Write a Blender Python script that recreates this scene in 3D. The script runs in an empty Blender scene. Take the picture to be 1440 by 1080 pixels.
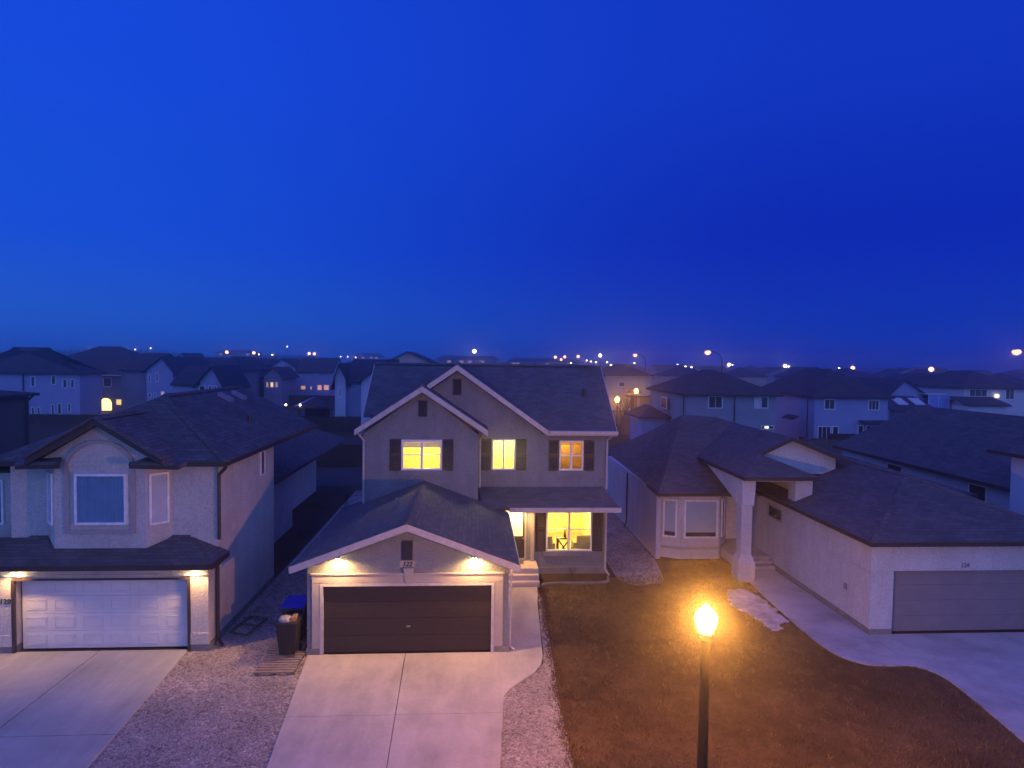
import bpy, bmesh, math, random
from mathutils import Vector, Matrix
random.seed(7)
scene = bpy.context.scene
COL = scene.collection
R = math.radians

# ---------------------------------------------------------------- camera
def make_camera():
    yaw, pitch, roll = R(3.45), R(-2.15), R(0.75)
    f = Vector((math.sin(yaw)*math.cos(pitch), math.cos(yaw)*math.cos(pitch), math.sin(pitch)))
    r0 = Vector((math.cos(yaw), -math.sin(yaw), 0)); u0 = r0.cross(f)
    r = r0*math.cos(roll) + u0*math.sin(roll); u = r.cross(f)
    cd = bpy.data.cameras.new('camera'); cd.sensor_width = 36; cd.lens = 36*860/1440
    cd.clip_start = 0.1; cd.clip_end = 6000
    c = bpy.data.objects.new('camera', cd); COL.objects.link(c)
    m = Matrix((r, u, -f)).transposed().to_4x4(); m.translation = Vector((0, 0, 8.55))
    c.matrix_world = m
    scene.camera = c
make_camera()
scene.render.resolution_x = 1024; scene.render.resolution_y = 768
scene.view_settings.view_transform = 'Standard'; scene.view_settings.look = 'None'
scene.cycles.volume_bounces = 3
scene.view_settings.exposure = 0; scene.view_settings.gamma = 1

# ---------------------------------------------------------------- dusk sky
W = bpy.data.worlds.new("World"); scene.world = W; W.use_nodes = True
def make_world():
    nt = W.node_tree; n = nt.nodes; l = nt.links
    for x in list(n): n.remove(x)
    out = n.new('ShaderNodeOutputWorld'); bg = n.new('ShaderNodeBackground'); l.new(bg.outputs[0], out.inputs[0])
    tc = n.new('ShaderNodeTexCoord'); sep = n.new('ShaderNodeSeparateXYZ'); l.new(tc.outputs['Generated'], sep.inputs[0])
    def ramp(src, stops, lo, hi):
        mr = n.new('ShaderNodeMapRange'); mr.inputs['From Min'].default_value = lo; mr.inputs['From Max'].default_value = hi
        l.new(src, mr.inputs['Value'])
        r = n.new('ShaderNodeValToRGB'); r.color_ramp.interpolation = 'EASE'
        e = r.color_ramp.elements
        while len(e) < len(stops): e.new(0.5)
        for k, (p, c) in enumerate(stops): e[k].position = p; e[k].color = (*c, 1)
        l.new(mr.outputs[0], r.inputs[0]); return r.outputs[0]
    def mix(f, a, b, mode='MIX'):
        m = n.new('ShaderNodeMix'); m.data_type = 'RGBA'; m.blend_type = mode
        for s, v in ((m.inputs[0], f), (m.inputs[6], a), (m.inputs[7], b)):
            if isinstance(v, bpy.types.NodeSocket): l.new(v, s)
            else: s.default_value = v if isinstance(v, (int, float)) else (*v, 1)
        return m.outputs[2]
    # the half of the sky the evening is darkest in (+Y): deep blue, lighter toward the west (-X)
    east = ramp(sep.outputs[2], SKY_EAST, -0.05, 0.75)
    west = ramp(sep.outputs[2], SKY_WEST, -0.05, 0.75)
    mr = n.new('ShaderNodeMapRange'); mr.inputs['From Min'].default_value = -0.70; mr.inputs['From Max'].default_value = 0.50
    mr.interpolation_type = 'SMOOTHSTEP'; l.new(sep.outputs[0], mr.inputs['Value'])
    front = mix(mr.outputs[0], west, east)
    # afterglow side (-Y): unseen sky, its colour shaped to light the house fronts
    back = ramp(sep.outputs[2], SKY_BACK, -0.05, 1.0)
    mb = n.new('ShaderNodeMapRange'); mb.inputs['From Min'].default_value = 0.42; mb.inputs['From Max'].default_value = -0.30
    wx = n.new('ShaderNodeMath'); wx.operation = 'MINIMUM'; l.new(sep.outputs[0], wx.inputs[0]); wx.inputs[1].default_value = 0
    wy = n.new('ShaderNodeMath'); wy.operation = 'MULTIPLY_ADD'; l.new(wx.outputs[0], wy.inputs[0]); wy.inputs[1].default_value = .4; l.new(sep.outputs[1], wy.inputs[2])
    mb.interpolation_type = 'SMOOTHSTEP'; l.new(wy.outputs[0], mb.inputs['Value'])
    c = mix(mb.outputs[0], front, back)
    # a little of the physical sky, sun just under the horizon behind the camera
    sky = n.new('ShaderNodeTexSky'); sky.sky_type = 'NISHITA'; sky.sun_disc = False
    sky.sun_elevation = R(-2.0); sky.sun_rotation = R(190)
    c = mix(0.008, c, sky.outputs[0], 'ADD')
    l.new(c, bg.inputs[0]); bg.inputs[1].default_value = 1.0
SKY_EAST = [(0.0, (.004, .047, .44)), (0.10, (.003, .036, .43)), (0.30, (.0016, .023, .44)), (0.60, (.0045, .036, .52)), (1.0, (.005, .038, .52))]
SKY_WEST = [(0.0, (.018, .120, .54)), (0.10, (.015, .100, .56)), (0.30, (.007, .076, .68)), (0.60, (.007, .068, .72)), (1.0, (.006, .050, .62))]
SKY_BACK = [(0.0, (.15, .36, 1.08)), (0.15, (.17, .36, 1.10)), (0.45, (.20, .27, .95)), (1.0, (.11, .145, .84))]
make_world()

# ---------------------------------------------------------------- object helpers
ORG = {}
def empty(name, loc, label=None, cat=None, group=None):
    o = bpy.data.objects.new(name, None); COL.objects.link(o); o.location = loc
    o.empty_display_size = 0.3
    ORG[o.name] = Vector(loc)
    if label: o['label'] = label
    if cat: o['category'] = cat
    if group: o['group'] = group
    return o
def tag(o, label=None, cat=None, group=None, kind=None):
    for k, v in (('label', label), ('category', cat), ('group', group), ('kind', kind)):
        if v: o[k] = v
    return o
class MB:
    """collects faces in world coordinates and links them as ONE mesh object"""
    def __init__(s): s.v = []; s.f = []; s.m = []; s.mi = 0
    def poly(s, pts):
        b = len(s.v); s.v += [tuple(p) for p in pts]; s.f.append(tuple(range(b, b+len(pts)))); s.m.append(s.mi); return s
    def solid(s, top, bot):
        n = len(top); b = len(s.v); s.v += [tuple(p) for p in top] + [tuple(p) for p in bot]
        s.f.append(tuple(range(b, b+n))); s.f.append(tuple(range(b+2*n-1, b+n-1, -1)))
        for i in range(n):
            j = (i+1) % n; s.f.append((b+i, b+n+i, b+n+j, b+j))
        s.m += [s.mi]*(n+2); return s
    def box(s, x0, x1, y0, y1, z0, z1):
        if x0 > x1: x0, x1 = x1, x0
        if y0 > y1: y0, y1 = y1, y0
        return s.solid([(x0, y0, z1), (x1, y0, z1), (x1, y1, z1), (x0, y1, z1)], [(x0, y0, z0), (x1, y0, z0), (x1, y1, z0), (x0, y1, z0)])
    def slab(s, pts, t):
        a = Vector((0, 0, 0)); n = len(pts)
        for i in range(n):
            p, q = Vector(pts[i]), Vector(pts[(i+1) % n]); a += p.cross(q)
        if a.z < 0: pts = list(reversed(pts))
        return s.solid(pts, [(p[0], p[1], p[2]-t) for p in pts])
    def prism(s, pts, vec):
        v = Vector(vec); return s.solid(pts, [tuple(Vector(p)+v) for p in pts])
    def beam(s, p, q, w, h):
        p, q = Vector(p), Vector(q); d = (q-p).normalized()
        up = Vector((0, 0, 1)) if abs(d.z) < 0.95 else Vector((1, 0, 0))
        a = d.cross(up).normalized(); u = a.cross(d)
        r = [a*w/2+u*h/2, a*-w/2+u*h/2, a*-w/2-u*h/2, a*w/2-u*h/2]
        return s.solid([p+x for x in r], [q+x for x in r])
    def tube(s, p, q, r0, r1=None, n=8):
        r1 = r0 if r1 is None else r1
        p, q = Vector(p), Vector(q); d = (q-p).normalized()
        up = Vector((0, 0, 1)) if abs(d.z) < 0.95 else Vector((1, 0, 0))
        a = d.cross(up).normalized(); u = a.cross(d)
        ring = [a*math.cos(2*math.pi*i/n)+u*math.sin(2*math.pi*i/n) for i in range(n)]
        return s.solid([p+x*r0 for x in ring], [q+x*r1 for x in ring])
    def pipe(s, pts, r, n=8):
        for a, b in zip(pts, pts[1:]): s.tube(a, b, r, r, n)
        return s
    def lathe(s, c, prof, n=24):
        c = Vector(c); b = len(s.v)
        for (r, z) in prof:
            for i in range(n):
                t = 2*math.pi*i/n; s.v.append((c.x+r*math.cos(t), c.y+r*math.sin(t), c.z+z))
        for k in range(len(prof)-1):
            for i in range(n):
                j = (i+1) % n; s.f.append((b+k*n+i, b+k*n+j, b+(k+1)*n+j, b+(k+1)*n+i)); s.m.append(s.mi)
        s.f.append(tuple(reversed(range(b, b+n)))); s.f.append(tuple(range(b+(len(prof)-1)*n, b+len(prof)*n))); s.m += [s.mi]*2
        return s
    def build(s, name, mat, parent=None, loc=None, bevel=0, smooth=False):
        o0 = ORG.get(parent.name, Vector((0, 0, 0))) if parent else (Vector(loc) if loc else Vector((0, 0, 0)))
        me = bpy.data.meshes.new(name)
        me.from_pydata([tuple(Vector(v)-o0) for v in s.v], [], s.f)
        for m in (mat if isinstance(mat, (list, tuple)) else [mat]): me.materials.append(m)
        if any(s.m): me.polygons.foreach_set('material_index', s.m)
        if smooth: me.polygons.foreach_set('use_smooth', [True]*len(me.polygons))
        me.update()
        o = bpy.data.objects.new(name, me); COL.objects.link(o)
        if parent: o.parent = parent
        else: o.location = o0
        ORG[o.name] = o0
        if bevel:
            bm = bmesh.new(); bm.from_mesh(me)
            bmesh.ops.remove_doubles(bm, verts=bm.verts, dist=1e-5)
            bmesh.ops.bevel(bm, geom=[e for e in bm.edges if len(e.link_faces) == 2 and e.calc_face_angle(0) > 0.6], offset=bevel, segments=2, affect='EDGES', profile=0.6)
            bm.to_mesh(me); bm.free()
        return o
def copy_tree(o, parent=None):
    c = o.copy(); COL.objects.link(c)
    if parent: c.parent = parent
    for ch in list(o.children): copy_tree(ch, c)
    return c
def text_mesh(txt, size, depth, name, mat, loc, parent, shear=0.0):
    cu = bpy.data.curves.new('tmp', 'FONT'); cu.body = txt; cu.size = size; cu.extrude = depth; cu.shear = shear
    cu.align_x = 'CENTER'; cu.resolution_u = 3; cu.offset = size*0.012
    t = bpy.data.objects.new('tmp', cu); COL.objects.link(t)
    bpy.context.view_layer.update()
    me = bpy.data.meshes.new_from_object(t.evaluated_get(bpy.context.evaluated_depsgraph_get()))
    bpy.data.objects.remove(t)
    me.transform(Matrix.Rotation(R(90), 4, 'X'))
    me.materials.clear(); me.materials.append(mat)
    o = bpy.data.objects.new(name, me); COL.objects.link(o); o.parent = parent
    o.location = Vector(loc) - ORG[parent.name]; ORG[o.name] = ORG[parent.name]
    return o

# ---------------------------------------------------------------- materials
M = {}
def newmat(name):
    m = bpy.data.materials.new(name); m.use_nodes = True
    nt = m.node_tree; return m, nt, nt.nodes['Principled BSDF'], nt.nodes['Material Output']
def mottled(name, c1, c2, scale=3, rough=.85, bump=0, bscale=40, c3=None, detail=5, spec=.3, grain=0, gscale=60, streak=0, sk=.80):
    """two tones blended by noise at two scales, with an optional fine bump"""
    m, nt, b, out = newmat(name); n = nt.nodes; l = nt.links
    tc = n.new('ShaderNodeTexCoord')
    a = n.new('ShaderNodeTexNoise'); a.inputs['Scale'].default_value = scale; a.inputs['Detail'].default_value = detail; a.inputs['Roughness'].default_value = .65
    l.new(tc.outputs['Object'], a.inputs['Vector'])
    r = n.new('ShaderNodeValToRGB'); r.color_ramp.elements[0].position = .32; r.color_ramp.elements[1].position = .68
    r.color_ramp.elements[0].color = (*c1, 1); r.color_ramp.elements[1].color = (*c2, 1)
    if c3:
        e = r.color_ramp.elements.new(.5); e.color = (*c3, 1)
    l.new(a.outputs['Fac'], r.inputs[0]); col = r.outputs[0]
    def layer(col, vec, scl, lo, hi, dmin, dmax, det=4):
        q = n.new('ShaderNodeTexNoise'); q.inputs['Scale'].default_value = scl; q.inputs['Detail'].default_value = det; q.inputs['Roughness'].default_value = .7; l.new(vec, q.inputs['Vector'])
        mr = n.new('ShaderNodeMapRange'); mr.inputs['From Min'].default_value = dmin; mr.inputs['From Max'].default_value = dmax; mr.inputs['To Min'].default_value = lo; mr.inputs['To Max'].default_value = hi; l.new(q.outputs['Fac'], mr.inputs['Value'])
        mx = n.new('ShaderNodeMix'); mx.data_type = 'RGBA'; mx.blend_type = 'MULTIPLY'; mx.inputs[0].default_value = 1; l.new(col, mx.inputs[6]); l.new(mr.outputs[0], mx.inputs[7]); return mx.outputs[2]
    if grain: col = layer(col, tc.outputs['Object'], gscale, 1-grain, 1+grain, .3, .7)
    if streak:
        mp = n.new('ShaderNodeMapping'); mp.inputs['Scale'].default_value = streak; l.new(tc.outputs['Object'], mp.inputs['Vector'])
        col = layer(col, mp.outputs[0], 1.0, sk, 1.04, .34, .56, 6)
    l.new(col, b.inputs['Base Color'])
    b.inputs['Roughness'].default_value = rough; b.inputs['Specular IOR Level'].default_value = spec
    if bump:
        c = n.new('ShaderNodeTexNoise'); c.inputs['Scale'].default_value = bscale; c.inputs['Detail'].default_value = 4
        l.new(tc.outputs['Object'], c.inputs['Vector'])
        bp = n.new('ShaderNodeBump'); bp.inputs['Strength'].default_value = bump; bp.inputs['Distance'].default_value = .02
        l.new(c.outputs['Fac'], bp.inputs['Height']); l.new(bp.outputs[0], b.inputs['Normal'])
    M[name] = m; return m
def shingle(name, c1, c2, course=.14, wid=.32, bump=.6):
    """courses of tabs run level round every slope; each tab has its own tone"""
    m, nt, b, out = newmat(name); n = nt.nodes; l = nt.links
    tc = n.new('ShaderNodeTexCoord'); ge = n.new('ShaderNodeNewGeometry')
    sp = n.new('ShaderNodeSeparateXYZ'); l.new(tc.outputs['Object'], sp.inputs[0])
    sn = n.new('ShaderNodeSeparateXYZ'); l.new(ge.outputs['True Normal'], sn.inputs[0])
    def math_(op, a, b_=None):
        q = n.new('ShaderNodeMath'); q.operation = op
        for i, v in enumerate((a, b_)):
            if v is None: continue
            if isinstance(v, (int, float)): q.inputs[i].default_value = v
            else: l.new(v, q.inputs[i])
        return q.outputs[0]
    ax = math_('ABSOLUTE', sn.outputs[0]); ay = math_('ABSOLUTE', sn.outputs[1])
    k = math_('GREATER_THAN', ax, ay)
    u = n.new('ShaderNodeMix'); l.new(k, u.inputs[0]); l.new(sp.outputs[0], u.inputs[2]); l.new(sp.outputs[1], u.inputs[3])
    hor = math_('MAXIMUM', ax, ay); hor = math_('MAXIMUM', hor, .05)
    v = math_('DIVIDE', sp.outputs[2], hor)
    cb = n.new('ShaderNodeCombineXYZ'); l.new(u.outputs[0], cb.inputs[0]); l.new(v, cb.inputs[1])
    br = n.new('ShaderNodeTexBrick'); l.new(cb.outputs[0], br.inputs['Vector'])
    br.inputs['Scale'].default_value = 1; br.inputs['Brick Width'].default_value = wid; br.inputs['Row Height'].default_value = course
    br.inputs['Mortar Size'].default_value = .010; br.inputs['Mortar Smooth'].default_value = .3; br.inputs['Bias'].default_value = -.1
    br.inputs['Color1'].default_value = (*c1, 1); br.inputs['Color2'].default_value = (*c2, 1)
    br.inputs['Mortar'].default_value = (*[v*(.80 if bump < .15 else .60) for v in c1], 1)
    no = n.new('ShaderNodeTexNoise'); no.inputs['Scale'].default_value = 1.1; no.inputs['Detail'].default_value = 6; l.new(tc.outputs['Object'], no.inputs['Vector'])
    mr = n.new('ShaderNodeMapRange'); mr.inputs['To Min'].default_value = .72; mr.inputs['To Max'].default_value = 1.28; l.new(no.outputs['Fac'], mr.inputs['Value'])
    mx = n.new('ShaderNodeMix'); mx.data_type = 'RGBA'; mx.blend_type = 'MULTIPLY'; mx.inputs[0].default_value = 1
    l.new(br.outputs['Color'], mx.inputs[6]); l.new(mr.outputs[0], mx.inputs[7]); l.new(mx.outputs[2], b.inputs['Base Color'])
    # a saw-tooth step at each course
    fr = math_('FRACT', math_('DIVIDE', v, course))
    bp = n.new('ShaderNodeBump'); bp.inputs['Strength'].default_value = bump; bp.inputs['Distance'].default_value = .03
    bp.invert = True; l.new(fr, bp.inputs['Height']); l.new(bp.outputs[0], b.inputs['Normal'])
    b.inputs['Roughness'].default_value = .9; b.inputs['Specular IOR Level'].default_value = .2
    M[name] = m; return m
def emis(name, col, s, sample=True):
    m, nt, b, out = newmat(name)
    b.inputs['Base Color'].default_value = (.6, .6, .6, 1); b.inputs['Emission Color'].default_value = (*col, 1); b.inputs['Emission Strength'].default_value = s
    if not sample: m.cycles.emission_sampling = 'NONE'
    M[name] = m; return m
def glassmat(name, tint=(.85, .9, .95), gl=.12):
    m, nt, b, out = newmat(name); n = nt.nodes; l = nt.links
    t = n.new('ShaderNodeBsdfTransparent'); t.inputs[0].default_value = (*tint, 1)
    g = n.new('ShaderNodeBsdfGlossy'); g.inputs['Roughness'].default_value = .03
    fz = n.new('ShaderNodeLayerWeight'); fz.inputs[0].default_value = gl
    mx = n.new('ShaderNodeMixShader'); l.new(fz.outputs['Fresnel'], mx.inputs[0]); l.new(t.outputs[0], mx.inputs[1]); l.new(g.outputs[0], mx.inputs[2])
    l.new(mx.outputs[0], out.inputs[0]); M[name] = m; return m
def plain(name, c, rough=.5, metal=0, spec=.5, var=.15, scale=6):
    m = mottled(name, tuple(x*(1-var) for x in c), tuple(min(1, x*(1+var)) for x in c), scale, rough, spec=spec)
    m.node_tree.nodes['Principled BSDF'].inputs['Metallic'].default_value = metal
    return m

# houses in front
mottled('stucco_main', (.170, .190, .225), (.208, .228, .265), 1.3, .95, 1.0, 26, grain=.22, gscale=22, streak=(1.4, 1.4, .35), sk=.90)
mottled('stucco_left', (.455, .435, .405), (.54, .515, .48), 1.2, .95, 1.0, 26, grain=.22, gscale=22, streak=(1.4, 1.4, .35), sk=.90)
mottled('stucco_right', (.46, .475, .495), (.54, .555, .575), 1.1, .95, 1.0, 26, grain=.22, gscale=22, streak=(1.4, 1.4, .35), sk=.90)
mottled('stucco_trim', (.33, .31, .295), (.39, .365, .35), 2, .9, .3, 60)
mottled('foundation', (.16, .16, .165), (.24, .235, .23), 4, .95, .5, 40)
shingle('roof_main', (.088, .088, .104), (.128, .127, .148), bump=.14)
shingle('roof_left', (.092, .083, .083), (.142, .128, .126), .15, .30, .7)
shingle('roof_right', (.096, .086, .092), (.142, .128, .136), .15, .32, .6)
shingle('roof_far_right', (.082, .076, .084), (.128, .118, .128), .16, .34, .5)
plain('white_trim', (.43, .43, .45), .5)
plain('vinyl_frame', (.78, .78, .80), .4)
plain('brown_metal', (.045, .030, .028), .45)
plain('dark_shutter', (.030, .022, .026), .5)
plain('dark_door', (.024, .0165, .018), .65)
mottled('white_door', (.58, .60, .62), (.66, .67, .69), 2, .5)
mottled('grey_door', (.20, .185, .20), (.24, .22, .235), 2, .5)
plain('door_paint_white', (.66, .68, .72), .45)
plain('black_metal', (.012, .012, .013), .45)
plain('steel', (.45, .45, .47), .35, .9)
plain('number_black', (.015, .013, .013), .6)
plain('number_brass', (.20, .19, .23), .5)
# backgrounds
mottled('bg_blue', (.28, .32, .52), (.34, .38, .58), .7, .9)
mottled('bg_grey', (.18, .19, .27), (.23, .23, .32), .7, .9)
mottled('bg_pale', (.42, .46, .58), (.50, .54, .66), .7, .9)
mottled('bg_tan', (.42, .36, .30), (.50, .44, .37), .7, .9)
mottled('bg_green', (.24, .28, .34), (.30, .33, .39), .7, .9)
mottled('bg_pink', (.25, .23, .33), (.30, .27, .38), .7, .9)
mottled('bg_white', (.55, .57, .62), (.62, .64, .68), .7, .9)
shingle('roof_bg1', (.045, .045, .062), (.070, .068, .085), .3, .6, .4)
shingle('roof_bg2', (.058, .050, .058), (.085, .075, .082), .3, .6, .4)
plain('bg_dark_pane', (.030, .035, .055), .15, 0, .6)
plain('fence_wood', (.050, .032, .024), .9)
plain('fence_grey', (.10, .095, .095), .9)
# ground
mottled('concrete_light', (.40, .36, .335), (.53, .47, .43), .9, .9, .15, 90, detail=9, grain=.10, gscale=40, streak=(.9, .28, 1))
mottled('concrete_left', (.35, .345, .33), (.47, .46, .43), .6, .9, .15, 90, detail=9, grain=.12, gscale=40, streak=(1.1, .25, 1))
mottled('concrete_right', (.34, .345, .365), (.44, .445, .46), .6, .9, .15, 90, detail=9, grain=.10, gscale=40, streak=(.6, .6, 1))
mottled('groove', (.11, .10, .095), (.17, .155, .15), 8, .95)
mottled('lawn_soil', (.070, .040, .017), (.162, .096, .040), .42, 1, .8, 24, detail=10, grain=.2, gscale=3)
mottled('yard_soil', (.040, .028, .020), (.080, .056, .038), .4, 1, .5, 20, detail=9)
mottled('snow', (.23, .225, .25), (.56, .555, .60), 1.7, .8, .5, 14, detail=10, grain=.2, gscale=9)
mottled('asphalt', (.045, .045, .05), (.065, .065, .07), 2, .95)
mottled('pallet_wood', (.20, .16, .13), (.34, .28, .23), 5, .9)
mottled('weathered_wood', (.10, .085, .075), (.17, .145, .125), 5, .9)
plain('bin_black', (.022, .022, .024), .45)
plain('bin_blue', (.006, .012, .42), .4)
plain('bag_white', (.30, .29, .30), .5)
plain('cardboard', (.22, .14, .08), .8)
def gravelmat(name, a, b_, c):
    m, nt, b, out = newmat(name); n = nt.nodes; l = nt.links
    tc = n.new('ShaderNodeTexCoord')
    v = n.new('ShaderNodeTexVoronoi'); v.inputs['Scale'].default_value = 17; l.new(tc.outputs['Object'], v.inputs['Vector'])
    sp = n.new('ShaderNodeSeparateColor'); l.new(v.outputs['Color'], sp.inputs[0])
    r = n.new('ShaderNodeValToRGB'); e = r.color_ramp.elements; e[0].color = (*a, 1); e[1].color = (*c, 1); q = e.new(.5); q.color = (*b_, 1)
    l.new(sp.outputs[0], r.inputs[0])
    no = n.new('ShaderNodeTexNoise'); no.inputs['Scale'].default_value = .9; no.inputs['Detail'].default_value = 7; l.new(tc.outputs['Object'], no.inputs['Vector'])
    mr = n.new('ShaderNodeMapRange'); mr.inputs['From Min'].default_value = .3; mr.inputs['From Max'].default_value = .7; mr.inputs['To Min'].default_value = .62; mr.inputs['To Max'].default_value = 1.2; l.new(no.outputs['Fac'], mr.inputs['Value'])
    mx = n.new('ShaderNodeMix'); mx.data_type = 'RGBA'; mx.blend_type = 'MULTIPLY'; mx.inputs[0].default_value = 1
    l.new(r.outputs[0], mx.inputs[6]); l.new(mr.outputs[0], mx.inputs[7])
    w = n.new('ShaderNodeTexNoise'); w.inputs['Scale'].default_value = 4.5; w.inputs['Detail'].default_value = 3; l.new(tc.outputs['Object'], w.inputs['Vector'])
    wr = n.new('ShaderNodeMapRange'); wr.inputs['From Min'].default_value = .62; wr.inputs['From Max'].default_value = .72; wr.inputs['To Min'].default_value = 1; wr.inputs['To Max'].default_value = .42; l.new(w.outputs['Fac'], wr.inputs['Value'])
    m2 = n.new('ShaderNodeMix'); m2.data_type = 'RGBA'; m2.blend_type = 'MULTIPLY'; m2.inputs[0].default_value = 1; l.new(mx.outputs[2], m2.inputs[6]); l.new(wr.outputs[0], m2.inputs[7]); l.new(m2.outputs[2], b.inputs['Base Color'])
    bp = n.new('ShaderNodeBump'); bp.invert = True; bp.inputs['Strength'].default_value = 1; bp.inputs['Distance'].default_value = .03
    l.new(v.outputs['Distance'], bp.inputs['Height']); l.new(bp.outputs[0], b.inputs['Normal']); b.inputs['Roughness'].default_value = .95
    M[name] = m
gravelmat('gravel', (.17, .14, .125), (.34, .285, .25), (.52, .45, .40))
mottled('pebble', (.18, .15, .135), (.56, .49, .44), 23, .9)
mottled('straw', (.16, .105, .05), (.30, .205, .10), 2, .9)
mottled('grass_blade', (.085, .050, .021), (.202, .125, .052), .42, .9, detail=10, grain=.2, gscale=3)
# lit things
emis('lit_warm', (1, .62, .10), 1.3); emis('lit_amber', (1, .40, .05), .75); emis('lit_dim', (1, .55, .16), .42)
emis('lit_white', (1, .86, .55), 2.2); emis('pot_bulb', (1, .75, .35), 150)
emis('far_sodium', (1, .46, .20), 5, False); emis('far_white', (1, .76, .55), 16, False); emis('lit_arch', (1, .68, .16), 4); emis('near_sodium', (1, .50, .24), 2.4)
glassmat('window_glass')
def globe_mat():
    m, nt, b, out = newmat('lamp_globe'); n = nt.nodes; l = nt.links
    t = n.new('ShaderNodeBsdfTransparent'); t.inputs[0].default_value = (.9, .9, .9, 1)
    e = n.new('ShaderNodeEmission'); e.inputs[0].default_value = (1, .60, .14, 1); e.inputs[1].default_value = 5
    a = n.new('ShaderNodeAddShader'); l.new(t.outputs[0], a.inputs[0]); l.new(e.outputs[0], a.inputs[1]); l.new(a.outputs[0], out.inputs[0])
    m.cycles.emission_sampling = 'NONE'; M['lamp_globe'] = m
globe_mat()
mottled('room_paint', (.74, .62, .30), (.80, .68, .34), .8, .9)
mottled('room_floor', (.40, .28, .15), (.50, .36, .20), 2, .6)
mottled('curtain', (.42, .46, .50), (.52, .56, .60), 2, .9)
mottled('blind', (.56, .60, .58), (.64, .68, .66), 2, .8)
mottled('sofa', (.40, .33, .20), (.48, .40, .25), 3, .9)
plain('table_dark', (.03, .02, .016), .5)

def point_light(name, loc, col, power, radius, parent):
    ld = bpy.data.lights.new(name, 'POINT'); ld.color = col; ld.energy = power; ld.shadow_soft_size = radius
    o = bpy.data.objects.new(name, ld); COL.objects.link(o); o.parent = parent
    o.location = Vector(loc) - ORG[parent.name]; ORG[o.name] = ORG[parent.name]
    return o
# ================================================================ ground
def sheet(name, pts, z, mat, kind='structure', label=None, cat=None, t=None):
    b = MB()
    if t: b.slab([(x, y, z) for x, y in pts], t)
    else: b.poly([(x, y, z) for x, y in pts])
    return tag(b.build(name, M[mat]), label, cat, None, kind)
def smooth_line(pts, n=6):
    out = []
    for i in range(len(pts)-1):
        p0, p1, p2, p3 = pts[max(i-1, 0)], pts[i], pts[i+1], pts[min(i+2, len(pts)-1)]
        for k in range(n):
            t = k/n
            out.append(tuple(.5*((2*p1[j]) + (-p0[j]+p2[j])*t + (2*p0[j]-5*p1[j]+4*p2[j]-p3[j])*t*t + (-p0[j]+3*p1[j]-3*p2[j]+p3[j])*t**3) for j in (0, 1)))
    return out+[pts[-1]]
sheet('ground', [(-560, -40), (560, -40), (560, 640), (-560, 640)], -.03, 'yard_soil')
# lawn between the central drive and the bungalow's path
edge122 = smooth_line([(2.2, 9), (2.15, 12.5), (2.22, 15.2), (2.38, 18.5), (2.5, 21.0), (2.6, 22.6)])
path_edge = smooth_line([(10.95, 23.6), (10.8, 22.9), (10.66, 20.5), (10.58, 18.6), (10.7, 17.2), (11.2, 16.55), (11.9, 16.42), (12.55, 16.38), (12.95, 15.8), (12.85, 14.6), (12.6, 13), (12.3, 11), (12.0, 8)])
lawn_pts = edge122+[(2.7, 23.5), (5.6, 23.7), (8.0, 24.2), (8.2, 25.6), (9.2, 25.7), (10.9, 25.7)]+path_edge
sheet('lawn', lawn_pts, -.004, 'lawn_soil')
sheet('side_path', smooth_line([(5.7, 24.0), (5.78, 23.4), (6.1, 22.95), (6.5, 22.85), (6.9, 23.02), (7.2, 22.98), (7.5, 23.4), (7.68, 24.3), (7.8, 25.2)], 4)+[(7.9, 26), (7.9, 40), (5.75, 40)], 0.0, 'gravel')
# gravel beds
sheet('gravel_strip', smooth_line([(.5, 9), (.56, 12.5), (.7, 15.0), (1.8, 16.5), (2.05, 17.3), (2.2, 19.5), (2.42, 22.4)])+list(reversed(edge122)), .001, 'gravel')
gl = [(-7.9, 11), (-8.25, 18.05), (-7.66, 18.1), (-7.66, 40), (-4.74, 40), (-4.74, 17.62), (-4.2, 12.5), (-4.0, 9)]
sheet('gravel_bed', gl, 0.0, 'gravel')
# drives: concrete slabs with open joints
def slab_panels(name, polys, z, mat):
    b = MB()
    for p in polys: b.slab([(x, y, z) for x, y in p], .12)
    return tag(b.build(name, M[mat], bevel=.012), None, None, None, 'structure')
jy = 14.5
def lx(y): return -4.73+(17.65-y)*.0975
def mx_(y): return -1.93+(17.4-y)*.035
def rx_(y): return .80-(15.1-y)*.075
g = .008
slab_panels('driveway', [
    [(lx(17.6), 17.6), (mx_(17.6)-g, 17.6), (mx_(jy)-g, jy+g), (lx(jy), jy+g)],
    [(mx_(17.6)+g, 17.6), (1.02, 17.6), (1.02, 22.72), (2.42, 22.72)]+[(2.42, 22.4), (2.28, 21.2), (2.18, 19.5), (2.08, 18.0), (2.04, 17.3), (1.93, 16.8), (1.7, 16.38), (1.35, 16.0), (1.0, 15.6), (.82, 15.25), (rx_(jy), jy+g), (mx_(jy)+g, jy+g)],
    [(lx(jy), jy-g), (mx_(jy)-g, jy-g), (mx_(9)-g, 9), (lx(9), 9)],
    [(mx_(jy)+g, jy-g), (rx_(jy), jy-g), (rx_(9), 9), (mx_(9)+g, 9)]], .035, 'concrete_light')
sheet('driveway_joint', [(lx(17.4)+.05, 17.4), (1, 17.4), (.3, 9.2), (lx(9.2)+.05, 9.2)], .006, 'groove')
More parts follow.
